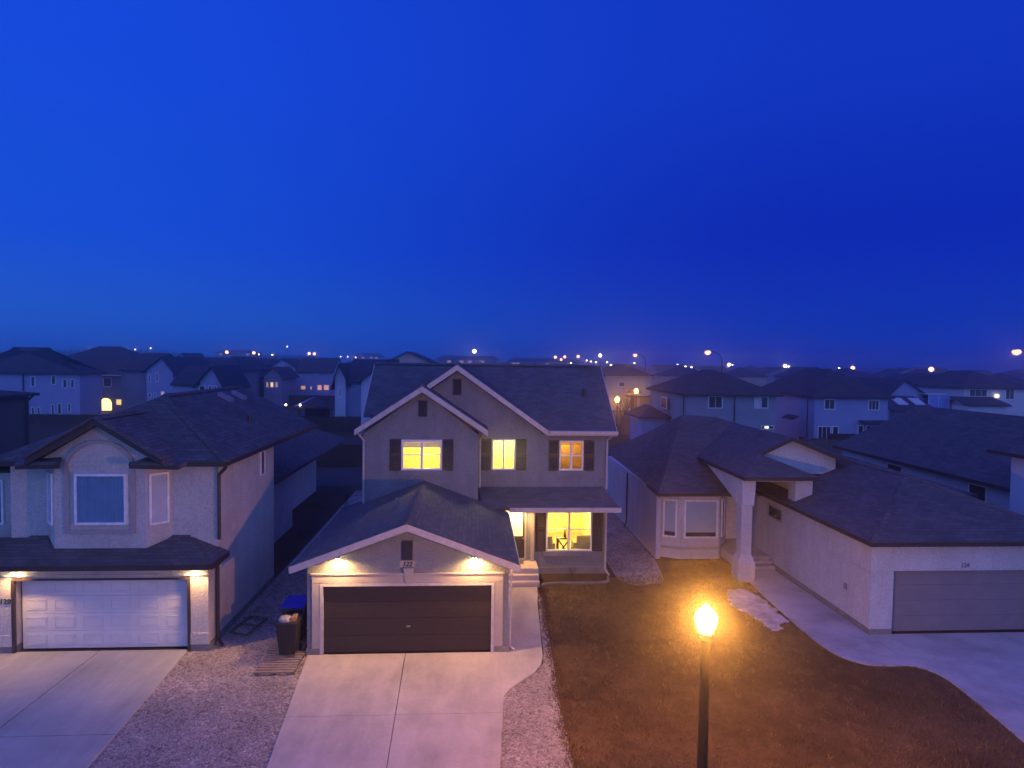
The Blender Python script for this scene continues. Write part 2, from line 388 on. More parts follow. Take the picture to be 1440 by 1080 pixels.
slab_panels('left_driveway', [
    [(-13.1, 18.05), (-10.76, 18.05), (-10.76, 14.0), (-13.6, 14.0)], [(-10.73, 18.05), (-8.25, 18.05), (-8.0, 14.0), (-10.73, 14.0)],
    [(-13.6, 13.97), (-10.76, 13.97), (-10.76, 9), (-14.2, 9)], [(-10.73, 13.97), (-8.0, 13.97), (-7.7, 9), (-10.73, 9)],
    [(-20, 18.05), (-13.12, 18.05), (-14.22, 9), (-21, 9)]], .03, 'concrete_left')
slab_panels('path', [path_edge[:43]+[(12.55, 17.6), (12.5, 24.6), (10.95, 24.6)]], .032, 'concrete_right')
slab_panels('right_driveway', [path_edge[42:]+[(20, 8), (20, 18.4), (12.58, 18.4), (12.58, 17.6)]], .028, 'concrete_right')
# the street: out of frame below the camera, where the drives end
sheet('road', [(-200, -9), (200, -9), (200, 2.0), (-200, 2.0)], -.02, 'asphalt')
sheet('back_street', [(-40, 92), (140, 92), (140, 100), (-40, 100)], -.02, 'asphalt')
sheet('back_driveway', [(24, 76), (30.5, 76), (30.5, 91.9), (24, 91.9)], -.015, 'concrete_light')
sheet('patio', [(-11.6, 41.5), (-7.8, 41.5), (-7.8, 48.6), (-11.6, 48.6)], -.012, 'asphalt')
sheet('yard_gravel', [(-18, 52), (-8, 52), (-8, 64), (-18, 64)], -.012, 'asphalt')

# pebbles and blades that nobody could count
def inside(p, poly):
    x, y = p; c = False
    for i in range(len(poly)):
        (x0, y0), (x1, y1) = poly[i], poly[i-1]
        if (y0 > y) != (y1 > y) and x < (x1-x0)*(y-y0)/(y1-y0)+x0: c = not c
    return c
def scatter(poly, n, rnd):
    xs = [p[0] for p in poly]; ys = [p[1] for p in poly]; out = []
    while len(out) < n:
        p = (rnd.uniform(min(xs), max(xs)), rnd.uniform(min(ys), max(ys)))
        if inside(p, poly): out.append(p)
    return out
def pebbles(name, poly, n, label):
    rnd = random.Random(3); b = MB()
    for x, y in scatter(poly, n, rnd):
        r = rnd.uniform(.012, .034); a = rnd.uniform(0, 6.28); h = r*rnd.uniform(.5, .9)
        ca, sa = math.cos(a)*r, math.sin(a)*r; k = rnd.uniform(.6, 1)
        v = len(b.v); b.v += [(x+ca, y+sa, .002), (x-sa*k, y+ca*k, .003), (x-ca, y-sa, .002), (x+sa*k, y-ca*k, .003), (x+ca*.2, y+sa*.2, h)]
        b.f += [(v, v+1, v+4), (v+1, v+2, v+4), (v+2, v+3, v+4), (v+3, v, v+4)]; b.m += [0]*4
    tag(b.build(name, M['pebble']), label, 'gravel', None, 'stuff')
strip_poly = [(.7, 11), (.75, 15), (1.85, 16.4), (2.1, 17.3), (2.45, 22.3), (2.5, 21), (2.2, 15.2), (2.15, 11)]
pebbles('gravel_stones', [(-7.75, 11.2), (-8.15, 17.9), (-7.5, 19.6), (-5.9, 19), (-4.85, 17.5), (-4.3, 12.5), (-4.1, 11.2)], 11000, 'loose pale stones covering the bed between the two drives')
pebbles('strip_stones', strip_poly, 4200, 'loose pale stones in the strip beside the curved walk')
def blades():
    rnd = random.Random(5); b = MB()
    poly = [(p[0], p[1]) for p in lawn_pts]
    for x, y in scatter(poly, 60000, rnd):
        h = rnd.uniform(.025, .07); a = rnd.uniform(0, 6.28); w = rnd.uniform(.006, .012)
        lx_, ly_ = rnd.uniform(-.05, .05), rnd.uniform(-.05, .05)
        dx, dy = math.cos(a)*w, math.sin(a)*w
        v = len(b.v); b.v += [(x-dx, y-dy, -.006), (x+dx, y+dy, -.006), (x+lx_, y+ly_, h)]; b.f.append((v, v+1, v+2)); b.m.append(0)
    b.mi = 1
    for x, y in scatter(poly, 1500, rnd):
        for _ in range(rnd.randint(6, 14)):
            h = rnd.uniform(.05, .12); a = rnd.uniform(0, 6.28); px, py = x+rnd.gauss(0, .05), y+rnd.gauss(0, .05); sx, sy = rnd.gauss(0, .06), rnd.gauss(0, .06)
            v = len(b.v); b.v += [(px-.007*math.cos(a), py-.007*math.sin(a), -.004), (px+.007*math.cos(a), py+.007*math.sin(a), -.004), (px+sx, py+sy, h)]; b.f.append((v, v+1, v+2)); b.m.append(1 if rnd.random() < .6 else 0)
    # ragged tufts hanging over the edges of the lawn
    for k in range(len(edge122)-1):
        for _ in range(90):
            t = rnd.random(); x = edge122[k][0]*(1-t)+edge122[k+1][0]*t+rnd.gauss(0, .09)-.05*math.sin(k*1.7); y = edge122[k][1]*(1-t)+edge122[k+1][1]*t
            h = rnd.uniform(.04, .10); a = rnd.uniform(0, 6.28)
            v = len(b.v); b.v += [(x-.012, y, -.004), (x+.012, y, -.004), (x+math.cos(a)*.07, y+math.sin(a)*.07, h)]; b.f.append((v, v+1, v+2)); b.m.append(0)
    tag(b.build('grass', [M['grass_blade'], M['straw']]), 'short brown dormant grass covering the lawn', 'grass', None, 'stuff')
blades()
def snow_patch():
    rnd = random.Random(11)
    out = smooth_line([(10.05, 22.4), (10.42, 22.1), (10.55, 21.2), (10.52, 20.2), (10.5, 19.4), (10.2, 19.25), (9.95, 18.85), (9.55, 18.65), (9.5, 19.3), (9.35, 20.0), (9.1, 20.9), (9.35, 21.6), (9.6, 22.2), (10.05, 22.4)], 7)[:-1]
    from mathutils import noise
    def h(x, y):
        d = min(math.hypot(x-p[0], y-p[1]) for p in out)
        return min(1, d/.30)**.6*(.065+.05*noise.noise(Vector((x*2.3, y*2.3, 0)))+.02*noise.noise(Vector((x*9, y*9, 3))))
    b = MB(); st = .05; idx = {}
    xs = [p[0] for p in out]; ys = [p[1] for p in out]
    nx, ny = int((max(xs)-min(xs))/st)+2, int((max(ys)-min(ys))/st)+2
    for ix in range(nx):
        for iy in range(ny):
            x, y = min(xs)+ix*st, min(ys)+iy*st; w = noise.noise(Vector((x*4, y*4, 7)))*.14; v = noise.noise(Vector((x*4, y*4, 17)))*.14
            if inside((x+w, y+v), out): idx[ix, iy] = len(b.v); b.v.append((x, y, max(.004, h(x+w, y+v))))
    for (ix, iy), k in list(idx.items()):
        q = [(ix, iy), (ix+1, iy), (ix+1, iy+1), (ix, iy+1)]
        if all(t in idx for t in q): b.f.append(tuple(idx[t] for t in q)); b.m.append(0)
    tag(b.build('snow', M['snow'], smooth=True), 'last grey white patch of melting snow beside the bungalow path', 'snow')
snow_patch()

# ================================================================ house parts
def win_front(root, x0, x1, z0, z1, y, cols=2, rows=2, fw=.07, pane='bg_dark_pane', frame='vinyl_frame', bar=.05, proud=.05, name='window', barf=1.0, sill=False):
    """window in a wall that faces -Y; frame stands proud of the wall, pane a sub-part"""
    b = MB()
    b.box(x0, x1, y-proud, y+.02, z1-fw, z1).box(x0, x1, y-proud, y+.02, z0, z0+fw)
    b.box(x0, x0+fw, y-proud, y+.02, z0+fw, z1-fw).box(x1-fw, x1, y-proud, y+.02, z0+fw, z1-fw)
    for c in range(1, cols):
        x = x0+(x1-x0)*c/cols; b.box(x-bar/2, x+bar/2, y-proud+.008, y+.02, z0+fw, z1-fw)
    for r in range(1, rows):
        z = z0+(z1-z0)*r/rows; h = bar*barf; b.box(x0+fw, x1-fw, y-proud+.016, y+.018, z-h/2, z+h/2)
    if sill: MB().box(x0-.12, x1+.12, y-.07, y+.02, z0-.20, z0-.004).build('window_sill', M['stucco_main'], root)
    f = b.build(name, M[frame], root)
    if pane: MB().box(x0+fw*.5, x1-fw*.5, y-.018, y-.006, z0+fw*.5, z1-fw*.5).build('pane', M[pane], f)
    return f
def win_side(root, y0, y1, z0, z1, x, sgn, cols=1, fw=.06, pane='bg_dark_pane', frame='vinyl_frame'):
    b = MB(); a, c = x-.02*sgn, x+.05*sgn
    b.box(a, c, y0, y1, z1-fw, z1).box(a, c, y0, y1, z0, z0+fw).box(a, c, y0, y0+fw, z0+fw, z1-fw).box(a, c, y1-fw, y1, z0+fw, z1-fw)
    for k in range(1, cols):
        y = y0+(y1-y0)*k/cols; b.box(a, c-.01*sgn, y-.025, y+.025, z0+fw, z1-fw)
    f = b.build('window', M[frame], root)
    MB().box(x+.006*sgn, x+.018*sgn, y0+fw*.5, y1-fw*.5, z0+fw*.5, z1-fw*.5).build('pane', M[pane], f)
    return f
def shutter(root, x0, x1, z0, z1, y):
    b = MB(); w = .05
    b.box(x0, x0+w, y-.045, y, z0, z1).box(x1-w, x1, y-.045, y, z0, z1)
    zm = (z0+z1)/2
    for a, c in ((z0, z0+.07), (zm-.04, zm+.04), (z1-.07, z1)): b.box(x0+w, x1-w, y-.042, y, a, c)
    n = int((z1-z0)/.07)
    for k in range(n):
        z = z0+.08+(z1-z0-.16)*k/n
        if abs(z+.03-zm) < .07: continue
        b.solid([(x0+w, y-.036, z), (x1-w, y-.036, z), (x1-w, y-.006, z+.055), (x0+w, y-.006, z+.055)], [(x0+w, y-.030, z), (x1-w, y-.030, z), (x1-w, y-.001, z+.055), (x0+w, y-.001, z+.055)])
    b.box(x0+w, x1-w, y-.004, y, z0+.07, z1-.07)
    return b.build('shutter', M['dark_shutter'], root)
def vent(root, x0, x1, z0, z1, y):
    b = MB(); b.box(x0, x1, y-.03, y, z0, z1)
    for k in range(9):
        z = z0+.04+(z1-z0-.08)*k/9; b.solid([(x0+.04, y-.052, z), (x1-.04, y-.052, z), (x1-.04, y-.03, z+.045), (x0+.04, y-.03, z+.045)], [(x0+.04, y-.045, z-.008), (x1-.04, y-.045, z-.008), (x1-.04, y-.029, z+.03), (x0+.04, y-.029, z+.03)])
    return b.build('gable_vent', M['dark_shutter'], root)
def wall_holes(b, x0, x1, z0, z1, y, t, holes):
    """front wall of thickness t as cells round the openings"""
    xs = sorted({x0, x1, *[h[0] for h in holes], *[h[1] for h in holes]}); zs = sorted({z0, z1, *[h[2] for h in holes], *[h[3] for h in holes]})
    for a, c in zip(xs, xs[1:]):
        for d, e in zip(zs, zs[1:]):
            if any(h[0] <= a and c <= h[1] and h[2] <= d and e <= h[3] for h in holes): continue
            b.box(a, c, y, y+t, d, e)
def room(root, x0, x1, z0, z1, y0, depth, power, col=(1, .70, .22), paint='room_paint', lz=None, lx=None):
    b = MB(); y1 = y0+depth; t = .05
    b.box(x0-t, x1+t, y1, y1+t, z0-t, z1+t).box(x0-t, x0, y0, y1, z0-t, z1+t).box(x1, x1+t, y0, y1, z0-t, z1+t).box(x0, x1, y0, y1, z1, z1+t)
    b.mi = 1; b.box(x0, x1, y0, y1, z0-t, z0)
    o = b.build('room', [M[paint], M['room_floor']], root)
    p = ((x0+x1)/2 if lx is None else lx, y0+depth*.5, (z1-.35) if lz is None else lz)
    point_light('room_light', p, col, power, .12, root)
    return o
def rake(b, pts, y, h, t=.04):
    """fascia board following a gable line in the plane y"""
    for (xa, za), (xb, zb) in zip(pts, pts[1:]):
        b.prism([(xa, y, za), (xb, y, zb), (xb, y, zb-h), (xa, y, za-h)], (0, -t, 0))
def ridge_caps(b_, p, q, w=.26, step=.28):
    root, mat = b_; b = MB(); p, q = Vector(p), Vector(q); L = (q-p).length; d = (q-p)/L; n = int(L/step)
    side = Vector((-d.y, d.x, 0)).normalized()*w/2
    for k in range(n):
        a = p+d*(k*step); c = p+d*(k*step+step*1.02); dz = Vector((0, 0, .012))
        b.prism([a-side+Vector((0, 0, -.05))+dz, a+Vector((0, 0, .035))+dz, a+side+Vector((0, 0, -.05))+dz, a+Vector((0, 0, -.06))], c-a)
    b.build('ridge_cap', mat, root)
def garage_door(root, x0, x1, z0, z1, y, rows, cols, mat, style):
    b = MB(); h = (z1-z0)/rows
    for r in range(rows):
        za, zb = z0+r*h+.0035, z0+(r+1)*h-.0035
        b.box(x0, x1, y, y+.05, za, zb)
        if style == 'raised':
            w = (x1-x0)/cols
            for c in range(cols):
                xa, xb = x0+c*w+.11, x0+(c+1)*w-.11; ya = y
                for (p, q, e, f) in ((xa, xb, za+.10, za+.125), (xa, xb, zb-.125, zb-.10), (xa, xa+.02, za+.125, zb-.125), (xb-.02, xb, za+.125, zb-.125)):
                    b.box(p, q, ya-.009, ya, e, f)
                b.box(xa+.045, xb-.045, ya-.006, ya, za+.15, zb-.15)
        else:
            k = 4
            for i in range(k):
                z = za+(zb-za)*(i+.5)/k; b.box(x0+.03, x1-.03, y-.004, y, z-.03, z+.03)
    return b.build('garage_door', M[mat], root)
def downpipe(root, pts, mat, r=.04): return MB().pipe(pts, r, 6).build('downpipe', M[mat], root)
def pot_light(root, x, y, z, power, tilt=None, cone=165):
    f = MB().lathe((x, y, z-.05), [(.075, 0), (.085, .05)], 14).build('soffit_light', M['white_trim'], root)
    MB().lathe((x, y, z-.075), [(.02, 0), (.055, .012), (.06, .024)], 14).build('bulb', M['pot_bulb'], f)
    ld = bpy.data.lights.new('soffit_lamp', 'SPOT'); ld.color = (1, .51, .16); ld.energy = power; ld.shadow_soft_size = .05; ld.spot_size = R(cone); ld.spot_blend = .6
    o = bpy.data.objects.new('soffit_lamp', ld); COL.objects.link(o); o.parent = f; o.location = Vector((x, y, z-.11))-ORG[f.name]
    if tilt: o.rotation_euler = (R(tilt), 0, 0)
    return f

# ================================================================ the central house
def central_house():
    root = empty('two_storey_house', (0, 24, 0), 'central two storey stucco house with lit windows, dark shutters and a brown garage door', 'house')
    st = M['stucco_main']; wt = M['white_trim']; rf = M['roof_main']
    YG, YA, YB = 17.6, 23.3, 24.2
    # garage walls
    b = MB()
    b.box(-4.74, -4.54, YG, 23.3, .0, 2.62).box(.84, 1.04, YG, 24.2, .0, 2.62)
    wall_holes(b, -4.54, .84, 0, 2.62, YG, .2, [(-4.31, .56, 0, 2.06)])
    b.prism([(-4.54, YG, 2.62), (.84, YG, 2.62), (-1.85, YG, 3.62)], (0, .2, 0))
    b.build('garage_wall', st, root)
    MB().box(-4.765, -4.33, YG-.03, YG+.1, 0, .22).build('foundation', M['foundation'], root)
    MB().box(.58, 1.065, YG-.03, YG+.1, 0, .22).build('foundation', M['foundation'], root)
    # stucco bands round the door, keystone
    b = MB()
    b.box(-4.60, .88, YG-.05, YG, 2.12, 2.36).box(-4.64, .92, YG-.075, YG, 2.36, 2.41)
    b.box(-4.60, -4.37, YG-.045, YG, .22, 2.12).box(.62, .88, YG-.045, YG, .22, 2.12)
    b.build('door_surround', M['stucco_trim'], root, bevel=.01)
    MB().prism([(-2.0, YG-.11, 2.56), (-1.70, YG-.11, 2.56), (-1.77, YG-.11, 2.12), (-1.93, YG-.11, 2.12)], (0, .12, 0)).build('keystone', M['stucco_trim'], root)
    b = MB()
    b.box(-4.37, .62, YG-.055, YG+.1, 2.03, 2.118).box(-4.37, -4.29, YG-.055, YG+.1, .035, 2.03).box(.54, .62, YG-.055, YG+.1, .035, 2.03)
    b.build('door_casing', wt, root)
    gd = garage_door(root, -4.29, .54, .04, 2.03, YG+.08, 4, 8, 'dark_door', 'ribbed')
    MB().box(-1.93, -1.81, YG+.05, YG+.075, .78, .82).build('handle', M['steel'], gd)
    vent(root, -2.06, -1.75, 2.78, 3.34, YG-.003)
    MB().box(-2.12, -1.68, YG-.022, YG, 2.57, 2.755).build('number_plate', M['stucco_trim'], root)
    text_mesh('122', .19, .006, 'house_number', M['number_black'], (-1.90, YG-.029, 2.598), root, .25)
    # garage roof with rake boards and gutters
    b = MB(); t = .13; yf = 17.16; xl, xr, xp, zE, zP = -5.1, 1.32, -1.87, 2.76, 3.95
    b.slab([(xl, yf, zE), (xp, yf, zP), (xp, 23.31, zP), (xl, 24.0, zE)], t)
    b.slab([(xp, yf, zP), (xr, yf, zE), (xr, 23.2, zE), (xp, 24.21, zP)], t)
    b.build('garage_roof', rf, root)
    b = MB(); rake(b, [(xl, zE-.02), (xp, zP-.02), (xr, zE-.02)], yf+.03, .20)
    b.box(xl-.03, xl+.005, yf, 24.0, zE-.19, zE-.015).box(xr-.005, xr+.03, yf, 23.0, zE-.19, zE-.015)
    b.build('garage_fascia', wt, root)
    ridge_caps((root, rf), (xp, yf, zP+.01), (xp, 23.3, zP+.01))
    MB().lathe((-2.55, 20.4, 3.55), [(.06, 0), (.06, .38)], 10).build('roof_vent', M['steel'], root)
    pot_light(root, -3.83, 17.35, 2.96, 250); pot_light(root, .05, 17.35, 2.96, 250)
    downpipe(root, [(1.30, 17.45, 2.62), (1.12, 17.62, 2.42), (1.10, 17.72, .15), (1.24, 17.6, .08)], 'white_trim', .035)
    # left wing: forward gable
    b = MB(); z0 = 2.2
    wall_holes(b, -4.21, .15, z0, 5.72, YA, .2, [(-2.74, -1.25, 4.38, 5.50)])
    b.prism([(-4.21, YA, 5.72), (.15, YA, 5.72), (-1.97, YA, 7.36)], (0, .2, 0))
    b.box(-4.21, -4.01, YA+.2, 30.4, 0, 5.72).box(-.05, .15, YA+.2, YB, z0, 5.72)
    b.box(-4.01, .0, YA+.2, YA+.4, 0, 2.2)
    # right wing and main gable
    wall_holes(b, .15, 5.37, .28, 5.60, YB, .2, [(.71, 1.61, 4.24, 5.42), (3.41, 4.34, 4.22, 5.38), (2.93, 4.74, .96, 2.68)])
    b.prism([(-4.21, YB, 5.60), (5.37, YB, 5.60), (2.82, YB, 5.61), (-.70, YB, 8.12)], (0, .2, 0))
    b.box(5.17, 5.37, YB+.2, 30.4, 0, 5.60).box(-4.01, 5.17, 30.2, 30.4, 0, 5.72)
    for x0, x1 in ((-4.21, -4.01), (5.17, 5.37)):
        b.prism([(x0, 24.4, 5.65), (x0, 30.4, 5.65), (x0, 27.3, 8.1)], (x1-x0, 0, 0))
    b.build('wall', st, root)
    MB().box(.2, 5.39, YB-.03, YB+.21, 0, .28).build('foundation', M['foundation'], root)
    # main roof
    b = MB(); t = .15; xl, xr = -4.42, 5.62; ye, zE, yr, zR = 23.85, 5.84, 27.3, 8.36; yb = 30.8
    b.slab([(2.7, ye, zE), (xr, ye, zE), (xr, yr, zR), (-.7, yr, zR), (-.7, 27.0, 8.15)], t)
    b.slab([(xl, 24.6, 6.38), (-.7, 24.6, 6.38), (-.7, yr, zR), (xl, yr, zR)], t)
    b.slab([(xl, yr, zR), (xr, yr, zR), (xr, yb, zE), (xl, yb, zE)], t)
    # gables over the wings
    b.slab([(-4.42, YB-.4, 5.80), (-.70, YB-.4, 8.40), (-.70, 27.25, 8.40), (-4.42, 24.6, 5.80)], t)
    b.slab([(-.70, YB-.4, 8.40), (2.93, YB-.4, 5.83), (2.93, 23.95, 5.83), (-.70, 27.25, 8.40)], t)
    b.slab([(-4.46, YA-.38, 5.95), (-1.97, YA-.38, 7.59), (-1.97, 26.0, 7.59), (-4.46, 24.4, 5.95)], t)
    b.slab([(-1.97, YA-.38, 7.59), (.50, YA-.38, 5.95), (.50, 24.3, 5.95), (-1.97, 26.0, 7.59)], t)
    b.build('roof', rf, root)
    ridge_caps((root, rf), (-.7, YB-.4, 8.42), (-.7, 27.2, 8.42)); ridge_caps((root, rf), (-1.97, YA-.38, 7.61), (-1.97, 25.6, 7.61)); ridge_caps((root, rf), (xl, yr, zR+.01), (xr, yr, zR+.01))
    b = MB()
    rake(b, [(-4.40, 5.82), (-.70, 8.38), (2.90, 5.83)], YB-.37, .22)
    rake(b, [(-4.46, 5.93), (-1.97, 7.57), (.50, 5.93)], YA-.35, .22)
    b.box(2.86, xr, ye-.04, ye+.01, zE-.20, zE-.01)
    b.prism([(xr+.0, ye, zE-.02), (xr, yr, zR-.02), (xr, yr, zR-.22), (xr, ye, zE-.22)], (.035, 0, 0))
    b.prism([(xl, 24.6, 6.36), (xl, yr, zR-.02), (xl, yr, zR-.22), (xl, 24.6, 6.16)], (-.035, 0, 0))
    b.build('fascia', wt, root)
    b = MB(); b.box(3.0, xr+.03, ye-.15, ye-.043, zE-.13, zE-.02); b.build('gutter', wt, root)
    for vx, vy in ((4.6, 25.6), ): MB().lathe((vx, vy, 7.0), [(.07, 0), (.07, .42)], 10).build('roof_vent', M['black_metal'], root)
    downpipe(root, [(-4.36, YA-.2, 5.78), (-4.17, YA-.07, 5.5), (-4.17, YA-.07, 3.06)], 'white_trim')
    downpipe(root, [(.40, YA-.2, 5.78), (.22, YA+.35, 5.5), (.22, YA+.42, 3.6)], 'white_trim')
    downpipe(root, [(5.5, ye-.06, 5.68), (5.31, YB-.07, 5.45), (5.31, YB-.07, 3.45)], 'white_trim')
    # porch roof
    b = MB(); yp, zp = 22.98, 2.99
    b.slab([(1.25, yp, zp), (5.60, yp, zp), (5.15, 24.25, 3.56), (.16, 24.25, 3.56)], .12)
    b.slab([(5.60, yp, zp), (5.60, 24.25, zp+.02), (5.15, 24.25, 3.56)], .12)
    b.slab([(.3, 23.2, 3.10), (1.25, yp, zp), (.9, 24.25, 3.56), (.16, 24.25, 3.56)], .1)
    b.build('porch_roof', rf, root)
    b = MB(); b.box(1.36, 5.64, yp-.05, yp+.005, zp-.19, zp-.008).box(5.60, 5.64, yp+.005, 24.2, zp-.19, zp-.008)
    b.build('porch_fascia', wt, root)
    MB().box(1.34, 5.60, yp+.02, 24.19, zp-.17, zp-.13).build('porch_soffit', wt, root)
    downpipe(root, [(5.48, yp+.05, 2.82), (5.32, YB-.07, 2.6), (5.32, YB-.07, .2), (5.42, YB-.35, .06)], 'white_trim')
    pot_light(root, 1.75, 23.75, zp-.17, 300)
    # windows
    win_front(root, -2.76, -1.23, 4.36, 5.52, YA, 2, 2, .07, 'window_glass', sill=True, bar=.09, barf=.35)
    win_front(root, .69, 1.63, 4.22, 5.44, YB, 2, 2, .06, 'window_glass', sill=True, bar=.07, barf=.35)
    win_front(root, 3.39, 4.36, 4.20, 5.40, YB, 2, 2, .06, 'window_glass', sill=True, bar=.09, barf=.6)
    win_front(root, 2.91, 4.76, .94, 2.70, YB, 2, 2, .06, 'window_glass', sill=True, bar=.08, barf=.4)
    for x0, x1, z0, z1, y in ((-3.20, -2.78, 4.34, 5.54, YA), (-1.21, -.80, 4.34, 5.54, YA), (.22, .67, 4.20, 5.46, YB), (1.65, 2.06, 4.20, 5.46, YB), (2.96, 3.37, 4.18, 5.42, YB), (4.38, 4.80, 4.18, 5.42, YB), (2.48, 2.89, .92, 2.72, YB), (4.78, 5.20, .92, 2.72, YB)):
        shutter(root, x0, x1, z0, z1, y)
    vent(root, -2.14, -1.80, 6.40, 7.02, YA); vent(root, -.88, -.53, 7.18, 7.82, YB)
    MB().box(-2.22, -1.72, YA-.03, YA, 6.31, 6.385).build('vent_sill', st, root)
    # rooms behind the glass
    room(root, -3.6, -.4, 3.2, 5.68, YA+.21, 3.2, 330)
    room(root, .4, 2.2, 3.3, 5.55, YB+.21, 2.2, 360, (1, .70, .20))
    room(root, 2.7, 4.95, 3.3, 5.55, YB+.21, 3.0, 70, (1, .44, .07))
    room(root, 2.2, 5.1, .45, 2.88, YB+.21, 4.2, 620)
    # blinds pulled up at the tops of the big panes
    b = MB()
    for k in range(4): b.box(-2.72, -1.27, YA+.05, YA+.08, 5.22+k*.062, 5.27+k*.062)
    b.build('blind', M['blind'], root)
    MB().box(2.95, 4.72, YB+.05, YB+.09, 2.50, 2.66).build('blind', M['table_dark'], root)
    MB().box(3.38, 3.42, YB+.10, YB+.14, 4.80, 5.36).build('curtain', M['sofa'], root)
    tag(MB().box(3.0, 4.7, YB+2.2, YB+2.6, 3.3, 4.9).build('wardrobe', M['sofa'], bevel=.02), 'brown wardrobe in the dim amber room behind the right upper window', 'wardrobe')
    MB().box(3.25, 3.85, 26.0, 26.2, 2.70, 2.76).build('ceiling_light', M['lit_white'], root)
    # front door in its recess
    b = MB(); b.box(1.05, 2.10, YB-.04, YB, .60, .66).box(2.04, 2.11, YB-.04, YB, .66, 2.72).box(1.05, 2.04, YB-.04, YB, 2.66, 2.72).build('door_frame', M['stucco_trim'], root)
    d = MB(); d.box(1.10, 2.04, YB-.03, YB-.002, .66, 2.66); d.box(1.22, 1.92, YB-.045, YB-.03, .80, 1.02).box(1.22, 1.92, YB-.045, YB-.03, 1.10, 1.42)
    dr = d.build('front_door', M['dark_door'], root)
    MB().box(1.18, 1.96, YB-.044, YB-.032, 1.56, 2.58).build('pane', M['lit_warm'], dr)
    b = MB()
    for z in (1.82, 2.12, 2.40): b.box(1.18, 1.96, YB-.052, YB-.045, z-.008, z+.008)
    b.build('glazing_bar', M['door_paint_white'], dr)
    MB().lathe((1.98, YB-.07, 1.44), [(.02, 0), (.03, .03), (.02, .06)], 10).build('handle', M['steel'], dr)
    MB().box(2.28, 2.42, YB-.12, YB, .28, 2.84).build('pilaster', M['stucco_trim'], root)
    # steps and landing
    b = MB(); b.box(1.06, 2.52, 23.22, YB-.02, 0, .56).box(1.06, 2.52, 22.98, 23.22, 0, .38).box(1.06, 2.52, 22.74, 22.98, 0, .20)
    tag(b.build('steps', M['concrete_light'], root, bevel=.012))
    return root
HOUSE = central_house()
tag(MB().box(1.45, 2.0, 23.75, 24.12, .562, .575).build('door_mat', M['weathered_wood']), 'small dark mat in front of the glazed front door', 'mat')
# planting bed kerb
def kerb():
    pts = smooth_line([(2.58, 22.75), (2.75, 22.95), (3.3, 23.05), (4.6, 23.05), (5.2, 23.2), (5.34, 23.7)], 5)
    b = MB()
    for p, q in zip(pts, pts[1:]): b.beam((p[0], p[1], .03), (q[0], q[1], .03), .08, .10)
    tag(b.build('bed_edging', M['foundation']), 'low pale concrete edging round the bed under the front window', 'edging')
    sheet('planting_bed', [(2.55, 22.85), (3.3, 23.1), (4.6, 23.1), (5.3, 23.3), (5.36, 24.18), (2.55, 24.18)], .012, 'yard_soil')
kerb()
def furniture():
    g = None
    t = empty('side_table', (3.78, 25.2, .45), 'small dark side table with crossed legs behind the big front window', 'table')
    MB().box(3.48, 4.02, 25.0, 25.4, 1.16, 1.21).build('table_top', M['table_dark'], t)
    for x in (3.52, 3.98):
        for y in (25.03, 25.37): MB().box(x-.025, x+.025, y-.02, y+.02, .45, 1.16).build('leg', M['table_dark'], t)
    b = MB(); b.beam((3.54, 25.03, 1.12), (3.96, 25.03, .52), .04, .05).beam((3.96, 25.05, 1.12), (3.54, 25.05, .52), .04, .05).build('brace', M['table_dark'], t)
    v = empty('vase', (3.82, 25.2, 1.21), 'vase of thin bare twigs on the dark side table', 'vase')
    MB().lathe((3.82, 25.2, 1.21), [(.035, 0), (.06, .07), (.03, .16), (.04, .19)], 14).build('pot', M['table_dark'], v, smooth=True)
    b = MB(); rnd = random.Random(2)
    for k in range(9): b.tube((3.82, 25.2, 1.38), (3.82+rnd.uniform(-.2, .2), 25.2+rnd.uniform(-.1, .1), 1.38+rnd.uniform(.35, .55)), .006, .003, 4)
    b.build('twig', M['table_dark'], v)
    def chair(x, y, label):
        c = empty('armchair', (x, y, .45), label, 'armchair')
        MB().box(x-.38, x+.38, y-.34, y+.3, .55, .92).build('seat', M['sofa'], c, bevel=.05)
        MB().box(x-.38, x+.38, y-.46, y-.26, .55, 1.42).build('backrest', M['sofa'], c, bevel=.05)
        for s in (-1, 1): MB().box(x+s*.42-.09, x+s*.42+.09, y-.4, y+.3, .5, 1.12).build('armrest', M['sofa'], c, bevel=.04)
    chair(2.85, 25.0, 'tan armchair at the left edge of the big lit window')
    chair(4.62, 25.1, 'tan armchair right of the side table in the lit room')
    p = empty('picture', (4.72, 28.55, 2.3), 'dark picture in a pale frame on the lit room wall', 'picture')
    MB().box(4.30, 4.95, 28.56, 28.60, 1.85, 2.72).build('frame', M['door_paint_white'], p)
    MB().box(4.36, 4.89, 28.545, 28.56, 1.91, 2.66).build('canvas', M['weathered_wood'], p)
furniture()
